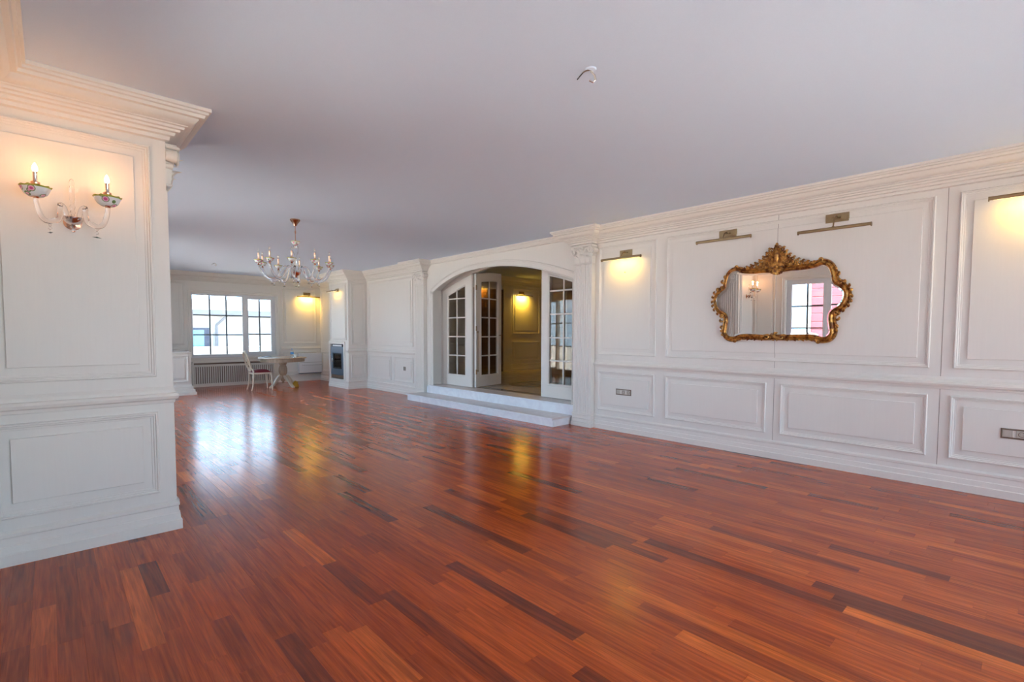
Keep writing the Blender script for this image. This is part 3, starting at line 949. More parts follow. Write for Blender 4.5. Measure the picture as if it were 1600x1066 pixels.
rc = empty('radiator_cover', (FWIN[0]+.02, YF, 0))
tag(rc, 'long cream radiator cover with upright slats under the far window', 'radiator cover')
RWD = 1.93
MB().bbox(0, RWD, -.05, -.002, .0, .085, .004).build('bottom_rail', M['cream'], rc)
MB().bbox(0, RWD, -.05, -.002, .52, .575, .004).build('top_rail', M['cream'], rc)
MB().bbox(-.04, 0, -.055, -.002, 0, .62, .004).build('end_post', M['cream'], rc)
MB().bbox(RWD, RWD+.04, -.055, -.002, 0, .62, .004).build('end_post', M['cream'], rc)
MB().bbox(-.04, RWD+.04, -.10, -.002, .62, .66, .006).build('shelf', M['cream'], rc)
MB().box(.0, RWD, -.012, -.006, .085, .62).build('back', M['bronze'], rc)
sm = MB().bbox(0, .028, -.042, -.022, .085, .52, .003).mesh('slat', M['cream'])
for k in range(39):
    inst('slat', sm, rc, (.008+k*.0495, 0, 0))

ht = empty('wall_heater', (5.56, YF, .24))
tag(ht, 'boxy white wall heater between the far window and the chimney', 'heater')
MB().bbox(-.30, .37, -.15, -.032, 0, .57, .008).build('body', M['pvc'], ht)
MB().bbox(-.29, .36, -.152, -.149, .30, .306, .001).bbox(-.22, .36, -.152, -.149, .22, .226, .001).build('seam', M['bronze'], ht)
MB().box(-.28, .35, -.14, -.045, -.02, 0).build('air_slot', M['steel'], ht)

# ------------------------------------------------------------------ picture lights
def picture_light(loc, rz, label, lit, bar_dz=-.085, group=None, power=3.0):
    """origin: centre of the back plate on the wall; local +y leaves the wall"""
    t = empty('picture_light', loc, rz)
    tag(t, label, 'wall lamp', group)
    MB().bbox(-.105, .105, 0, .016, -.045, .045, .004).bbox(-.09, .09, .016, .022, -.03, .03, .003).build('back_plate', M['brass'], t)
    MB().tube([(-.0, .02, .005), (0, .06, .012), (0, .11, -.01), (0, .145, bar_dz+.018)], .007, 8).tube([(-.035, .032, .002), (.035, .032, .002)], .008, 8).build('arm', M['brass'], t, 40)
    MB().ball((0, .145, bar_dz+.016), .014, 10).build('swivel', M['brass'], t, 40)
    n_ = 12
    sec = [(.019*math.cos(a), .019*math.sin(a)) for a in [(-.32+1.64*i/n_)*PI for i in range(n_+1)]]
    sec = [(c*math.cos(-.5)-s_*math.sin(-.5), c*math.sin(-.5)+s_*math.cos(-.5)) for c, s_ in sec]
    sec = [(-.0+y, z) for y, z in sec]
    shade = MB()
    # trough: half tube open towards the wall and downwards
    arc = [PI*(-.25)+PI*1.15*i/n_ for i in range(n_+1)]
    outer = [(.145+.020*math.cos(a), bar_dz+.020*math.sin(a)) for a in arc]
    inner = [(.145+.0165*math.cos(a), bar_dz+.0165*math.sin(a)) for a in arc[::-1]]
    poly = outer+inner
    shade.prism(poly, lambda p: (-.315, p[0], p[1]), lambda p: (.315, p[0], p[1]))
    shade.build('shade', M['brass'], t, 40)
    for sx in (-1, 1):
        MB().tube([(sx*.315, .145, bar_dz), (sx*.322, .145, bar_dz)], .0205, 14).build('end_cap', M['brass'], t, 40)
    MB().tube([(-.29, .143, bar_dz-.003), (.29, .143, bar_dz-.003)], .009, 10).build('lamp_tube', M['lampstrip' if lit else 'offstrip'], t, 40)
    if lit:
        d = bpy.data.lights.new('picture_lamp', 'AREA')
        d.shape = 'RECTANGLE'; d.size, d.size_y = .34, .02
        d.energy = power
        d.color = (1, .60, .06)
        d.spread = math.radians(150)
        l = bpy.data.objects.new('lamp_light', d)
        COL.objects.link(l)
        l.parent = t
        l.location = (0, .136, bar_dz-.024)
        l.rotation_euler = (math.radians(-48), 0, 0)       # aims at the wall and down
    return t
G = 'brass picture lights'
picture_light((XR, 4.045, 2.525), PI/2, 'lit brass picture light next to the fluted column, above the first socket', True, group=G, power=1.4)
picture_light((XR, 2.625, 2.588), PI/2, 'unlit brass picture light above the left half of the gilded mirror', False, group=G)
picture_light((XR, 1.505, 2.590), PI/2, 'unlit brass picture light above and right of the gilded mirror', False, bar_dz=-.13, group=G)
picture_light((XR, .055, 2.60), PI/2, 'lit brass picture light at the right edge of the picture', True, bar_dz=-.065, group=G, power=1.7)
picture_light((5.565, YF, 2.53), PI, 'lit brass picture light on the far wall right of the window', True, group=G, power=5)
picture_light((FX, 12.40, 2.49), PI/2, 'lit brass picture light on the front of the chimney', True, bar_dz=-.03, group=G, power=.55)
picture_light((10.33, 10.7, 2.60), PI, 'lit dark brass picture light on the hall wall, seen through the open doors', True, group=G, power=6.5)
picture_light((8.4, 2.7, 2.60), 0, 'unseen picture light added on the side wall to brighten the hall', True, group=G, power=16)  # added lamp, out of view, lifts the light in the hall
picture_light((11.4, 6.0, 2.88), PI/2, 'picture light added above the walnut panelling to brighten the hall', True, group=G, power=10)  # another added lamp, there only to warm and brighten the hall

# ------------------------------------------------------------------ candle arms in painted glass
def dish_mesh():
    p = [(.008, -.056), (.034, -.056), (.052, -.042), (.064, -.018), (.072, 0), (.067, .001), (.059, -.016), (.047, -.038), (.030, -.050), (.008, -.050)]
    b_ = MB().lathe(p+[p[0]], 24)
    for i, v in enumerate(b_.v):
        x, y, z = v
        r_ = math.hypot(x, y)
        if r_ > .06:
            a = math.atan2(y, x)
            k = 1+.05*math.cos(10*a)
            b_.v[i] = (x*k, y*k, z+.003*math.cos(10*a))
    return b_.mesh('painted_dish', M['dish'], 50)
DISH = dish_mesh()
COLLAR = MB().lathe([(.001, 0), (.016, 0), (.021, .006), (.021, .022), (.014, .026), (.001, .026)], 14).mesh('collar', M['copper'], 40)
KNOB = MB().lathe([(.001, 0), (.012, 0), (.016, .007), (.009, .016), (.012, .02), (.001, .022)], 12).mesh('cup_knob', M['copper'], 40)
CANDLE = MB().lathe([(.001, 0), (.0105, 0), (.0105, .05), (.012, .053), (.001, .054)], 12).mesh('candle_tube', M['chrome'], 40)
CANDLE_G = MB().lathe([(.001, 0), (.0105, 0), (.0105, .075), (.012, .078), (.001, .079)], 12).mesh('candle_tube', M['copper'], 40)
FLAME = [(.001, 0), (.008, 0), (.013, .012), (.0135, .020), (.010, .034), (.005, .046), (.001, .052)]
BULB_L = MB().lathe(FLAME, 12).mesh('bulb', M['bulb'], 80)
BULB_C = MB().lathe(FLAME, 12).mesh('bulb', M['clearbulb'], 80)
DROP = MB().ball((0, 0, -.012), .008, 8).ball((0, 0, -.030), .010, 8).tube([(0, 0, 0), (0, 0, -.052)], .0022, 5).mesh('glass_drop', M['glass'], 60)
LEAF = MB().add([(.024, 0, 0), (0, .014, .003), (-.024, 0, 0), (0, -.014, .003), (0, 0, .006), (0, 0, -.003)],
                [(0, 1, 4), (1, 2, 4), (2, 3, 4), (3, 0, 4), (1, 0, 5), (2, 1, 5), (3, 2, 5), (0, 3, 5)]).mesh('leaf_pendant', M['green'])

def candle_arm(parent, ang, reach, z0, rise, lit, dip, ds=1.0, ar=.011):
    """one glass arm leaving the bowl at angle ang; sub-parts hang on it"""
    c, s_ = math.cos(ang), math.sin(ang)
    k = reach
    pr_ = [(.03, z0+.0), (.14*k+.02, z0+.07), (.26*k+.02, z0+.085), (.36*k, z0+.045), (.42*k, z0-.005), (.55*k, z0-dip), (.72*k, z0-dip-.012), (.88*k, z0-dip*.45), (.98*k, z0+rise*.35), (k, z0+rise-.062)]
    pts_ = smoothpath([(r_*c, r_*s_, z) for r_, z in pr_], 4)
    nn = len(pts_)
    o = MB().tube(pts_, [ar+.004*math.sin(PI*i/nn) for i in range(nn)], 8).build('glass_arm', M['glass'], parent, 80)
    x, y, z = k*c, k*s_, z0+rise
    inst('cup_knob', KNOB, o, (x, y, z-.066))
    inst('painted_dish', DISH, o, (x, y, z), (0, 0, ang*1.7), (ds, ds, ds))
    inst('collar', COLLAR, o, (x, y, z-.036))
    if lit:
        inst('collar', COLLAR, o, (x, y, z+.004))
        inst('candle_tube', CANDLE, o, (x, y, z+.03))
        inst('bulb', BULB_L, o, (x, y, z+.084))
        d = bpy.data.lights.new('candle_light', 'POINT')
        d.energy = .8
        d.color = (1, .42, .12)
        d.shadow_soft_size = .016
        l = bpy.data.objects.new('candle_light', d)
        COL.objects.link(l); l.parent = o
        l.location = (x, y, z+.15)
    else:
        inst('collar', COLLAR, o, (x, y, z-.012))
        inst('candle_tube', CANDLE_G, o, (x, y, z+.012))
        inst('bulb', BULB_C, o, (x, y, z+.091))
    inst('glass_drop', DROP, o, (.66*k*c, .66*k*s_, z0-dip-.02))
    inst('leaf_pendant', LEAF, o, (.66*k*c, .66*k*s_, z0-dip-.078), (.15, .1, ang+.6))
    return o

BOWL = [(.001, -.042), (.012, -.040), (.016, -.030), (.010, -.022), (.030, -.014), (.048, .008), (.052, .022), (.046, .026), (.001, .02)]
def sconce(loc, rz, label):
    t = empty('wall_sconce', loc, rz)
    tag(t, label, 'wall lamp', 'two-armed glass sconces')
    MB().lathe([(.001, 0), (.052, 0), (.055, .006), (.045, .014), (.001, .018)], 20).xf(Matrix.Rotation(-PI/2, 4, 'X')).build('back_plate', M['copper'], t, 40)
    MB().tube([(0, .01, 0), (0, .06, 0)], .010, 8).build('bracket', M['copper'], t, 40)
    hub = empty('hub', (0, .065, 0)); hub.parent = t
    MB().lathe(BOWL, 20).build('bowl', M['chrome'], hub, 40)
    MB().lathe([(.001, .02), (.012, .022), (.008, .045), (.015, .055), (.008, .07), (.014, .09), (.009, .105), (.013, .13), (.0135, .20), (.009, .222), (.014, .235), (.008, .255), (.001, .26)], 12).build('glass_spire', M['glass'], hub, 60)
    for a in (math.radians(38), math.radians(142)):
        candle_arm(hub, a, .205, 0, .155, True, .018)
    MB().ball((0, 0, -.055), .012, 10).build('finial', M['glass'], hub, 60)
    return t
def flatten(t):
    """hub is only a carrier: move its children one level up"""
    hub = [c for c in t.children if c.type == 'EMPTY'][0]
    off = hub.location.copy()
    for c in list(hub.children):
        c.parent = t
        c.location = c.location+off
    bpy.data.objects.remove(hub)
s1 = sconce((.133, PY0, 2.085), PI, 'lit two-armed glass sconce with painted dishes on the left pillar')
flatten(s1)

# chandelier
ch = empty('chandelier', (2.4835, 6.9717, H))
tag(ch, 'ten-armed clear glass chandelier with painted dishes hanging from the ceiling', 'chandelier')
MB().lathe([(.001, 0), (.062, 0), (.066, -.012), (.05, -.035), (.03, -.06), (.02, -.085), (.001, -.09)], 22).build('ceiling_canopy', M['copper'], ch, 40)
rod = MB().tube([(0, 0, -.085), (0, 0, -.30)], .0045, 8)
for z in (-.16, -.17, -.18):
    rod.ball((0, 0, z), .010, 8)
rod.build('rod', M['copper'], ch, 40)
inst('painted_dish', DISH, ch, (0, 0, -.295), (0, 0, .4), (.8, .8, .8))
MB().lathe([(.001, -.28), (.012, -.285), (.014, -.31), (.001, -.32)], 12).build('collar', M['copper'], ch, 40)
MB().lathe([(.001, -.34), (.016, -.342), (.032, -.36), (.036, -.40), (.030, -.45), (.014, -.49), (.018, -.51), (.013, -.53), (.020, -.56), (.034, -.60), (.036, -.66), (.02, -.70), (.001, -.70)], 16).build('glass_stem', M['glass'], ch, 60)
MB().lathe([(r_*1.15, z-.735) for r_, z in BOWL], 20).build('bowl', M['copper'], ch, 40)
MB().ball((0, 0, -.79), .020, 12).ball((0, 0, -.825), .014, 10).ball((0, 0, -.855), .010, 10).build('glass_finial', M['glass'], ch, 60)
inst('leaf_pendant', LEAF, ch, (0, 0, -.90))
to_cam = math.atan2(-6.9717, -2.4835)
for k in range(10):
    candle_arm(ch, to_cam-math.radians(6)+k*PI/5, .455, -.73, .15, False, .075, .76, .0125)

# hooks with loose wires on the ceiling
def hook(loc, rz, label, s_=1.0):
    t = empty('ceiling_hook', loc, rz)
    tag(t, label, 'hook')
    MB().tube([(0, 0, 0), (0, 0, -.012*s_), (.02*s_, 0, -.03*s_), (.028*s_, 0, -.052*s_), (.012*s_, 0, -.068*s_), (-.008*s_, 0, -.058*s_)], .0045*s_, 8).build('hook', M['chrome'], t, 50)
    MB().lathe([(.001, 0), (.03*s_, 0), (.026*s_, -.006), (.001, -.007)], 16).build('plate', M['ceil'], t, 40)
    for k, (dx, dy, ln) in enumerate(((-.07, .01, .05), (-.045, -.02, .03), (.03, .03, .045))):
        pth = smoothpath([(0.004*k-.004, .004, -.004), (dx*.5*s_, dy*.5*s_, -.012*s_), (dx*s_, dy*s_, -ln*s_)], 4)
        MB().tube(pth, .0028*s_, 6).build('wire', M[('dark', 'bronze', 'paper')[k]], t, 50)
    return t
hook((2.345, 1.856, H), -.75, 'bare hook with loose wires on the near part of the ceiling', 1.1)
hook((2.725, 12.5, H), .3, 'small bare hook on the far part of the ceiling near the window')

# ------------------------------------------------------------------ sockets
def socket(loc, rz, n_, label, group=None):
    t = empty('wall_socket', loc, rz)
    tag(t, label, 'socket', group)
    wd = .084*n_
    MB().sweep([(-wd/2, 0, -.043), (wd/2, 0, -.043), (wd/2, 0, .043), (-wd/2, 0, .043)][::-1], (0, 1, 0), [(0, 0), (0, .010), (.004, .013), (.010, .013), (.013, .008)], closed=True).build('frame', M['bronze'], t)
    for k in range(n_):
        c = -wd/2+wd/n_*(k+.5)
        q = MB().bbox(c-.034, c+.034, 0, .010, -.031, .031, .003).build('module', M['socket'], t)
        if k == n_-1 and n_ > 1:
            MB().bbox(c-.020, c+.020, .010, .013, -.022, .022, .002).build('rocker', M['socket'], q)
        else:
            MB().lathe([(.021, 0), (.021, .002), (.017, .002), (.017, 0)], 16).xf(Matrix.Translation((c, .010, 0)) @ Matrix.Rotation(-PI/2, 4, 'X')).build('socket_ring', M['bronze'], q)
            for dx in (-.009, .009):
                MB().tube([(c+dx, .008, 0), (c+dx, .0112, 0)], .0025, 6).build('pin_hole', M['dark'], q)
    return t
nl = empty('picture_nail', (XR-.0095, 4.05, 2.255), PI/2)
tag(nl, 'small metal nail in the wall below the lit picture light by the column', 'nail')
MB().tube([(0, 0, 0), (0, .02, .004)], .003, 6).build('shank', M['brass'], nl)
MB().tube([(0, .02, .004), (0, .024, .005)], .007, 10).build('head', M['brass'], nl)
SG = 'bronze framed sockets'
socket((XR-.0095, 4.055, .573), PI/2, 3, 'bronze framed triple socket beside the fluted column', SG)
socket((XR-.0095, .112, .563), PI/2, 3, 'bronze framed triple socket at the right edge of the picture', SG)
socket((XR-.0095, 9.98, .59), PI/2, 1, 'bronze framed single socket left of the marble steps', SG)

# ------------------------------------------------------------------ gilded mirror
HALF = [(0, .705), (.14, .715), (.25, .714), (.36, .727), (.43, .750), (.49, .735), (.53, .69), (.552, .62), (.568, .545), (.62, .503), (.668, .44), (.668, .36), (.633, .284), (.56, .226),
        (.542, .165), (.553, .085), (.558, .01), (.518, -.045), (.445, -.056), (.365, -.03), (.25, -.027), (.13, -.033), (0, -.030)]
mr = empty('wall_mirror', (XR-.012, 2.06, 1.4), PI/2)      # local x = +Y, local y leaves the wall
tag(mr, 'ornate gilded rococo mirror hanging on the right wall', 'mirror')
half = smoothpath([(x, 0, z) for x, z in HALF], 5)
loop = [(p.x, 0, p.z) for p in half]+[(-p.x, 0, p.z) for p in half[-2:0:-1]]     # runs clockwise seen from the room? x = +Y is to the left
fr = MB().sweep(loop, (0, 1, 0), [(-.034, .0), (-.037, .030), (-.028, .048), (-.017, .040), (-.006, .056), (.006, .061), (.016, .050), (.022, .055), (.028, .044), (.030, .0)], closed=True)
fr.build('frame', M['gold'], mr, 40)
# glass: slightly turned in its frame, with a ground edge
def glassy(inset, y):
    P = [Vector(p) for p in loop]
    nn = len(P)
    out = []
    for i in range(nn):
        tg = (P[(i+1) % nn]-P[i-1]).normalized()
        sd_ = Vector((0, 1, 0)).cross(tg)
        out.append(P[i]+sd_*inset)
    return [(p.x, y, p.z) for p in out]
cen = sum((Vector(p) for p in loop), Vector())/len(loop)
sgn = 1 if (Vector((0, 1, 0)).cross((Vector(loop[1])-Vector(loop[-1])))).dot(cen-Vector(loop[0])) > 0 else -1
g_in = glassy(.046*sgn, 0)
g_out = glassy(.012*sgn, -.0007)
turn = Matrix.Translation((0, .031, .34)) @ Matrix.Rotation(math.radians(2.2), 4, 'Z') @ Matrix.Rotation(math.radians(-.8), 4, 'X') @ Matrix.Translation((0, 0, -.34))
gm = MB()
nn = len(loop)
gm.add(g_in, [tuple(range(nn))])
glass_o = gm.xf(turn).build('mirror_glass', M['silver'], mr)
gb = MB().add(g_in+g_out, [(i, (i+1) % nn, nn+(i+1) % nn, nn+i) for i in range(nn)]).xf(turn)
gb.build('bevelled_edge', M['silver'], glass_o)
MB().add([(p[0]*.99, .001, p[2]) for p in loop], [tuple(range(nn))]).build('back_board', M['darkwood'], mr)

def scroll(mbx, x, z, s_, a0, turns=1.2, y=.03, hand=1, r_=.010):
    pts_ = []
    for i in range(16):
        f_ = i/15
        a = a0+hand*turns*2*PI*f_
        rr = s_*(1-.78*f_)
        pts_.append((x+rr*math.cos(a), y+.012*f_, z+rr*math.sin(a)))
    mbx.tube(pts_, [r_*(1-.45*i/15) for i in range(16)], 6)
def lobe(mbx, x, z, dx, dz, wid, y=.040, curl=.9):
    """a plump leaf leaving (x,z) and curling over to one side"""
    ln = math.hypot(dx, dz)
    a = math.atan2(dz, dx)
    pts_, px_, pz_ = [], x, z
    for i in range(9):
        pts_.append((px_, y+.012*math.sin(PI*i/8), pz_))
        px_ += ln/7*math.cos(a); pz_ += ln/7*math.sin(a)
        a += curl*.38*(1 if i > 2 else .3)
    mbx.tube(pts_, [wid*q for q in (.30, .46, .56, .6, .58, .52, .44, .36, .22)], 6)
for sx in (-1, 1):
    lf = MB()
    for (x, z, dx, dz, w_, cl) in ((.578, .60, .045, .022, .026, 1.2), (.588, .565, .04, -.01, .022, -1.1), (.645, .512, .026, .034, .024, 1.0), (.678, .478, .032, .02, .024, 1.1), (.693, .436, .034, .006, .024, 1.1),
                                   (.698, .395, .034, -.004, .025, -1.1), (.694, .352, .034, -.012, .024, -1.1), (.678, .31, .03, -.024, .024, -1.1), (.64, .262, .022, -.03, .022, -1.0), (.585, .195, .044, .022, .024, 1.2),
                                   (.58, .15, .05, -.004, .024, 1.2), (.585, .10, .034, -.022, .022, -1.1), (.588, .055, .022, -.03, .020, -1.0), (.58, .01, .016, -.03, .018, -1.0), (.56, .655, .026, .03, .02, 1.0)):
        lobe(lf, sx*x, z, sx*dx, dz, w_, curl=cl*sx)
    scroll(lf, sx*.615, .525, .026, 0 if sx > 0 else PI, 1.1, hand=sx, y=.046, r_=.013)
    scroll(lf, sx*.588, .222, .026, 0 if sx > 0 else PI, 1.1, hand=-sx, y=.046, r_=.013)
    lf.build('side_foliage', M['gold'], mr, 50)
    tp = MB()
    scroll(tp, sx*.43, .778, .022, -PI/2, 1.1, hand=sx, y=.044, r_=.012)
    scroll(tp, sx*.375, .755, .017, -PI/2, 1.1, hand=-sx, y=.044, r_=.011)
    for k in range(4):
        lobe(tp, sx*(.355-.03*k), .745, sx*-.02, .016, .020, curl=-.8*sx)
    ridge = [(.30, .750), (.255, .766), (.21, .785), (.165, .812), (.125, .846), (.09, .884), (.06, .925)]
    for k, (x, z) in enumerate(ridge):
        s_ = .017+.0015*k
        scroll(tp, sx*x, z, s_, (PI*.9 if sx > 0 else .1), 1.15, hand=-sx, r_=.0105, y=.046)
        lobe(tp, sx*(x+.004), z+.010, sx*.010, .028, .018, curl=-1.0*sx)
        for q in (1, 2, 3):
            zz = z-.030*q
            if zz > .74:
                scroll(tp, sx*(x-.008*q), zz, .018, q*1.7+k, 1.1, hand=sx*(1 if q % 2 else -1), r_=.0105, y=.046)
    tp.build('crest_scroll', M['gold'], mr, 50)
    bt = MB()
    for k in range(9):
        lobe(bt, sx*(.11+k*.040), -.056, sx*.028, -.006, .018, curl=(.6 if k % 2 else -.6)*sx)
    scroll(bt, sx*.435, -.078, .020, PI/2, 1.1, hand=sx, y=.046, r_=.012)
    scroll(bt, sx*.08, -.035, .030, 0 if sx > 0 else PI, 1.2, hand=sx, r_=.012, y=.055)
    bt.build('bottom_scroll', M['gold'], mr, 50)
plate = [(-.30, .735), (-.25, .752), (-.2, .775), (-.15, .81), (-.1, .858), (-.055, .915), (-.02, .955), (.02, .955), (.055, .915), (.1, .858), (.15, .81), (.2, .775), (.25, .752), (.30, .735), (0, .72)]
MB().prism(plate, lambda p: (p[0], .012, p[1]), lambda p: (p[0], .034, p[1])).build('crest_plate', M['gold'], mr)
sh = MB()
for k in range(9):                                  # shell under the crest
    a = PI*(1.08+.84*k/8)
    sh.tube([(0, .05, .735), (.045*math.cos(a), .062, .735+.045*math.sin(a)), (.078*math.cos(a), .055, .735+.078*math.sin(a))], [.006, .013, .011], 6)
sh.ball((0, .055, .74), .022, 10)
sh.build('shell', M['gold'], mr, 50)
cr = MB()
cr.tube([(0, .04, .80), (0, .046, .86), (0, .044, .93), (0, .04, .985)], [.020, .034, .022, .012], 9)
for k, (z, s_) in enumerate(((.90, .042), (.94, .034), (.97, .022))):
    for sx in (-1, 1):
        lobe(cr, sx*.008, z-.02, sx*s_, .03, .016, .034)
for sx in (-1, 1):
    cr.tube([(sx*.075+.028*math.cos(a), .05, .795+.022*math.sin(a)) for a in [i*PI/6 for i in range(13)]], .008, 6)
cr.ball((0, .044, .985), .016, 9, (1, .8, 1.3))
cr.build('finial', M['gold'], mr, 50)
bo = MB()
bo.ball((0, .05, -.032), .030, 12, (1.3, .6, .8))
for k in range(8):
    a = k*PI/4
    lobe(bo, .02*math.cos(a), -.032+.015*math.sin(a), .042*math.cos(a), .03*math.sin(a), .014, .045)
lobe(bo, 0, -.01, 0, .035, .02, .045)
bo.build('bottom_cartouche', M['gold'], mr, 50)

# ------------------------------------------------------------------ chair
cxr = empty('side_chair', (3.80, 13.22, 0), .0)
tag(cxr, 'ivory oval-back chair with a red seat beside the pedestal table', 'chair')
# local: faces +x, seat 0.44 deep
fr2 = MB()
fr2.bbox(-.21, .22, -.21, -.175, .385, .43, .008).bbox(-.21, .22, .175, .21, .385, .43, .008).bbox(.185, .22, -.175, .175, .385, .43, .008).bbox(-.21, -.175, -.175, .175, .385, .43, .008)
fr2.build('seat_frame', M['ivory'], cxr)
cu = MB()
nx_ = 9
vs_, fs_ = [], []
for i in range(nx_):
    for j in range(nx_):
        u, v = -1+2*i/(nx_-1), -1+2*j/(nx_-1)
        hgt = .05*(1-abs(u)**3.2)*(1-abs(v)**3.2)
        vs_.append((.005+.205*u*(1-.03*abs(v)), .20*v*(1-.03*abs(u)), .432+.022*(1 if max(abs(u), abs(v)) < .99 else 0)+hgt))
for i in range(nx_-1):
    for j in range(nx_-1):
        fs_.append((i*nx_+j, (i+1)*nx_+j, (i+1)*nx_+j+1, i*nx_+j+1))
cu.add(vs_, fs_).bbox(-.20, .21, -.198, .198, .431, .437, .002)
cu.build('seat_cushion', M['red'], cxr, 70)
for sy in (-1, 1):
    MB().tube(smoothpath([(.195, sy*.185, .39), (.205, sy*.19, .34), (.215, sy*.195, .20), (.225, sy*.20, .0)], 4), [.026]*3+[.024]*4+[.020]*3+[.016]*3, 8).build('leg', M['ivory'], cxr, 50)
    MB().tube(smoothpath([(-.195, sy*.185, .40), (-.20, sy*.185, .30), (-.215, sy*.185, .14), (-.25, sy*.19, .0)], 4), [.024]*4+[.021]*4+[.016]*5, 8).build('leg', M['ivory'], cxr, 50)
bk = MB()
ring = []
for i in range(29):
    a = 2*PI*i/28
    z = .70+.235*math.sin(a)
    ring.append((-.215-.30*max(0, z-.43)**1.1, .185*math.cos(a), z))
bk.tube(ring, .0175, 8, caps=False)
bk.tube(smoothpath([(-.198, -.185, .41), (-.205, -.165, .48), (-.23, -.13, .545)], 4), .018, 8).tube(smoothpath([(-.198, .185, .41), (-.205, .165, .48), (-.23, .13, .545)], 4), .018, 8)
bk.build('back_frame', M['ivory'], cxr, 60)
sp = MB()
for s_ in (-1, 1):
    sp.tube(smoothpath([(-.218, s_*.01, .475), (-.25, s_*.075, .58), (-.275, s_*.03, .68), (-.30, s_*.085, .80), (-.34, s_*.02, .925)], 5), .011, 7)
sp.tube([(-.268, -.05, .68), (-.268, .05, .68)], .012, 7)
sp.ball((-.272, 0, .69), .028, 10, (.5, 1, 1.2))
sp.build('pierced_splat', M['ivory'], cxr, 60)
MB().tube([(-.335+.0, -.05, .938), (-.345, 0, .955), (-.335, .05, .938)], [.01, .02, .01], 8).build('crest_carving', M['ivory'], cxr, 60)

# ------------------------------------------------------------------ pedestal table and what is on it
tb = empty('pedestal_table', (4.40, 13.40, 0))
tag(tb, 'round bleached wood pedestal table with curved feet near the window', 'table')
MB().lathe([(.001, .742), (.555, .742), (.57, .748), (.572, .758), (.56, .768), (.001, .770)], 56).build('table_top', M['tabletop'], tb, 30)
MB().lathe([(.51, .66), (.52, .66), (.525, .70), (.52, .742), (.50, .742), (.50, .66), (.51, .66)], 56).build('apron', M['tabletop'], tb, 30)
pd = MB().lathe([(.001, .20), (.085, .20), (.095, .225), (.075, .25), (.06, .275), (.055, .30), (.001, .30)], 28)
nfl = 16
prof = [(.055, .30), (.078, .325), (.098, .37), (.105, .43), (.10, .49), (.085, .545), (.07, .57)]
vs_, fs_ = [], []
na = nfl*4
for i in range(na):
    a = 2*PI*i/na
    g_ = 1-.10*abs(math.sin(nfl/2*a))
    for r_, z in prof:
        e_ = 1 if z in (.30, .57) else g_
        vs_.append((r_*e_*math.cos(a), r_*e_*math.sin(a), z))
k = len(prof)
for i in range(na):
    j = (i+1) % na
    for q in range(k-1):
        fs_.append((i*k+q, j*k+q, j*k+q+1, i*k+q+1))
pd.add(vs_, fs_)
pd.lathe([(.07, .57), (.085, .58), (.085, .60), (.10, .615), (.10, .66), (.001, .66)], 28)
pd.build('pedestal', M['tabletop'], tb, 35)
MB().lathe([(.001, .10), (.02, .105), (.03, .125), (.02, .145), (.05, .17), (.055, .20), (.001, .20)], 20).build('drop_finial', M['tabletop'], tb, 40)
for kx in range(4):
    a = math.radians(20+90*kx)
    pl = [(.05, .26), (.14, .25), (.21, .19), (.28, .09), (.35, .035), (.40, .02)]
    hw_ = [.034, .034, .032, .030, .030, .024]
    th = [.045, .05, .042, .034, .026, .018]
    b_ = MB()
    vs_, fs_ = [], []
    for (r_, z), w_, t_ in zip(pl, hw_, th):
        for sy, sz in ((-1, -1), (1, -1), (1, 1), (-1, 1)):
            vs_.append((r_, sy*w_, z+sz*t_ if z+sz*t_ > 0 else 0))
    for i in range(len(pl)-1):
        for q in range(4):
            fs_.append((i*4+q, i*4+(q+1) % 4, (i+1)*4+(q+1) % 4, (i+1)*4+q))
    fs_ += [(3, 2, 1, 0), tuple((len(pl)-1)*4+q for q in range(4))]
    b_.add(vs_, fs_)
    b_.xf(Matrix.Rotation(a, 4, 'Z')).build('curved_foot', M['ivory'], tb, 40)
TZ = .770
o = empty('notebook', (4.04, 13.60, TZ), .3)
tag(o, 'white paper pad lying at the left of the pedestal table', 'notepad')
MB().bbox(-.11, .11, -.15, .15, 0, .012, .002).build('pages', M['paper'], o)
MB().bbox(-.112, .112, -.155, -.14, 0, .014, .002).build('binding', M['socket'], o)
o = empty('tablet', (4.06, 13.58, TZ+.012), .25)
tag(o, 'black tablet on the white pad on the pedestal table', 'tablet')
MB().bbox(-.075, .075, -.10, .10, 0, .010, .003).build('body', M['dark'], o)
MB().box(-.066, .066, -.09, .09, .0101, .0106).build('screen', M['outframe'], o)
bt = empty('water_bottle', (4.60, 13.30, TZ))
tag(bt, 'clear water bottle with a blue label on the pedestal table', 'bottle')
MB().lathe([(.001, 0), (.036, 0), (.040, .01), (.040, .07), (.037, .075), (.040, .08), (.040, .135), (.032, .16), (.016, .185), (.014, .205), (.001, .205)], 18).build('body', M['water'], bt, 40)
MB().lathe([(.0405, .085), (.0412, .085), (.0412, .13), (.0405, .13)], 18).build('label', M['blue'], bt, 40)
MB().lathe([(.001, .203), (.016, .203), (.016, .22), (.001, .221)], 14).build('cap', M['blue'], bt, 40)
gl_ = empty('paper_cup', (4.645, 13.19, TZ))
tag(gl_, 'small white cup standing beside the water bottle', 'cup')
MB().lathe([(.001, 0), (.022, 0), (.030, .075), (.028, .075), (.021, .004), (.001, .004)], 18).build('cup_body', M['paper'], gl_, 40)
MB().lathe([(.029, .073), (.032, .075), (.029, .077), (.028, .075), (.029, .073)], 18).build('rim', M['paper'], gl_, 40)
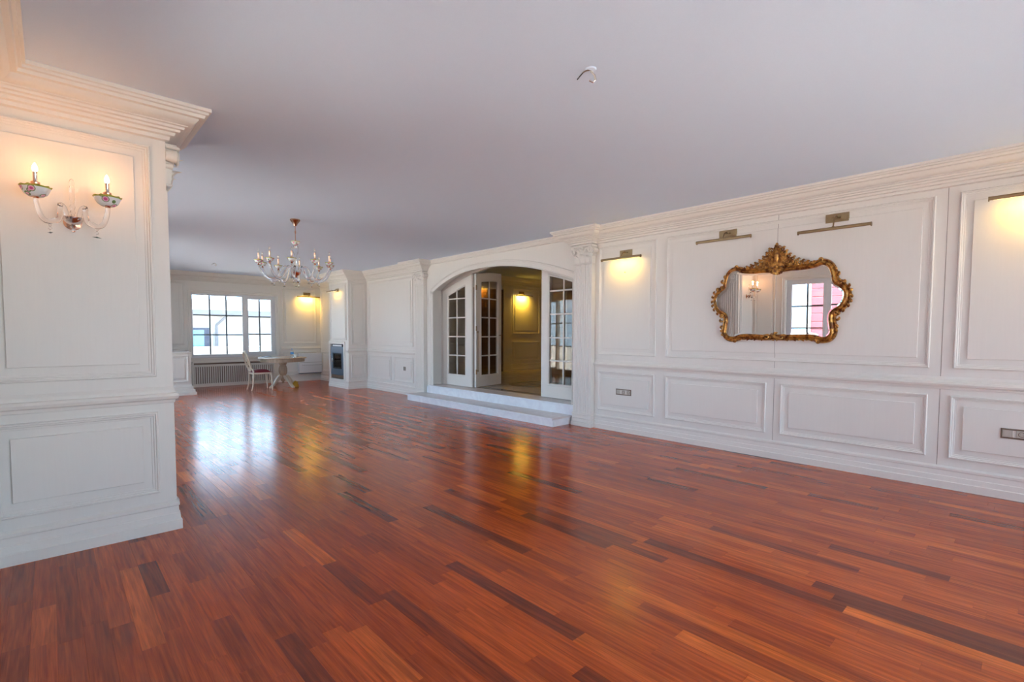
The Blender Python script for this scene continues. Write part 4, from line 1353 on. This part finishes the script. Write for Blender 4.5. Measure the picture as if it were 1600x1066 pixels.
# crumpled yellow cloth on the floor behind the table foot
yb = MB()
vs_, fs_ = [], []
rr = random.Random(5)
na, nz = 14, 7
for j in range(nz):
    f_ = j/(nz-1)
    for i in range(na):
        a = 2*PI*i/na
        r_ = (.13*math.cos(f_*PI/2*.95)+.01)*(1+.22*rr.uniform(-1, 1))
        vs_.append((r_*1.2*math.cos(a), r_*.8*math.sin(a), .20*math.sin(f_*PI/2)*(1+(.12*rr.uniform(-1, 1) if 0 < j else 0))))
for j in range(nz-1):
    for i in range(na):
        k = (i+1) % na
        fs_.append((j*na+i, j*na+k, (j+1)*na+k, (j+1)*na+i))
fs_.append(tuple((nz-1)*na+i for i in range(na)))
yb.add(vs_, fs_)
o = yb.build('cloth_bag', M['yellow'], None, 60)
o.location = (4.67, 13.30, 0)
o.scale = (.5, .5, .7)
tag(o, 'crumpled yellow bag on the floor behind a table foot', 'bag')

# ------------------------------------------------------------------ outside
struct(MB().box(-40, 45, -40, 60, -.6, -.35).build('ground', M['ground']))
hs = empty('neighbour_house', (5.5, 22.0, -.35))
tag(hs, 'white house with grey eave and downpipe outside the far window', 'house')
MB().box(-9, 9, 0, 6, 0, 2.40).build('wall', M['outwhite'], hs)
MB().box(-9.4, 9.4, -.35, 6.4, 2.40, 2.62).build('eave', M['roof'], hs)
MB().add([(-9.4, -.35, 2.62), (9.4, -.35, 2.62), (9.4, 6.4, 2.62), (-9.4, 6.4, 2.62), (-6, 3, 3.2), (6, 3, 3.2)], [(0, 1, 5, 4), (1, 2, 5), (2, 3, 4, 5), (3, 0, 4), (3, 2, 1, 0)]).build('roof', M['roof'], hs)
MB().tube([(-.42, -.30, 2.40), (-.72, -.06, 2.05), (-.73, -.06, .3)], .05, 8).build('downpipe', M['roof'], hs, 40)
hwn = MB().box(-2.6, -.92, -.05, .02, 1.22, 1.93).build('window', M['outframe'], hs)
MB().box(-2.5, -1.15, -.06, -.05, 1.24, 1.85).build('pane', M['outglass'], hwn)
MB().box(-.95, -.86, -.06, .0, 1.2, 1.95).build('reveal', M['outwhite'], hwn)
MB().bbox(-9, 9, -1.5, -1.38, .0, 1.25, .02).build('garden_wall', M['outwhite'], hs)

pk = empty('pink_house', (-6.2, 4.6, -.35))
tag(pk, 'pink clad house with a round white window, seen only in the mirror', 'house')
MB().box(-4, -.04, -7, -.38, 0, 7).build('wall', M['outwhite'], pk)
bm_ = MB().bbox(-.04, 0, -7, -.38, .006, .254, .01).mesh('cladding_board', M['pink'])
for k in range(26):
    inst('cladding_board', bm_, pk, (0, 0, .26*k))
MB().box(-.1, .05, -.38, -.3, 0, 7).build('corner_board', M['outwhite'], pk)
ow = MB().lathe([(.75, 0), (.75, .08), (.98, .08), (.98, 0), (.75, 0)], 36, squash=(1.25, .8)).xf(Matrix.Translation((.0, -2.05, 2.55)) @ Matrix.Rotation(PI/2, 4, 'Y')).build('oval_window', M['outwhite'], pk, 40)
MB().lathe([(.001, .02), (.76, .02)], 36, squash=(1.25, .8)).xf(Matrix.Translation((.0, -2.05, 2.55)) @ Matrix.Rotation(PI/2, 4, 'Y')).build('pane', M['outglass'], ow)
MB().box(.02, .07, -2.09, -2.01, 1.65, 3.45).box(.02, .07, -2.6, -1.5, 2.51, 2.59).build('glazing_bar', M['outwhite'], ow)
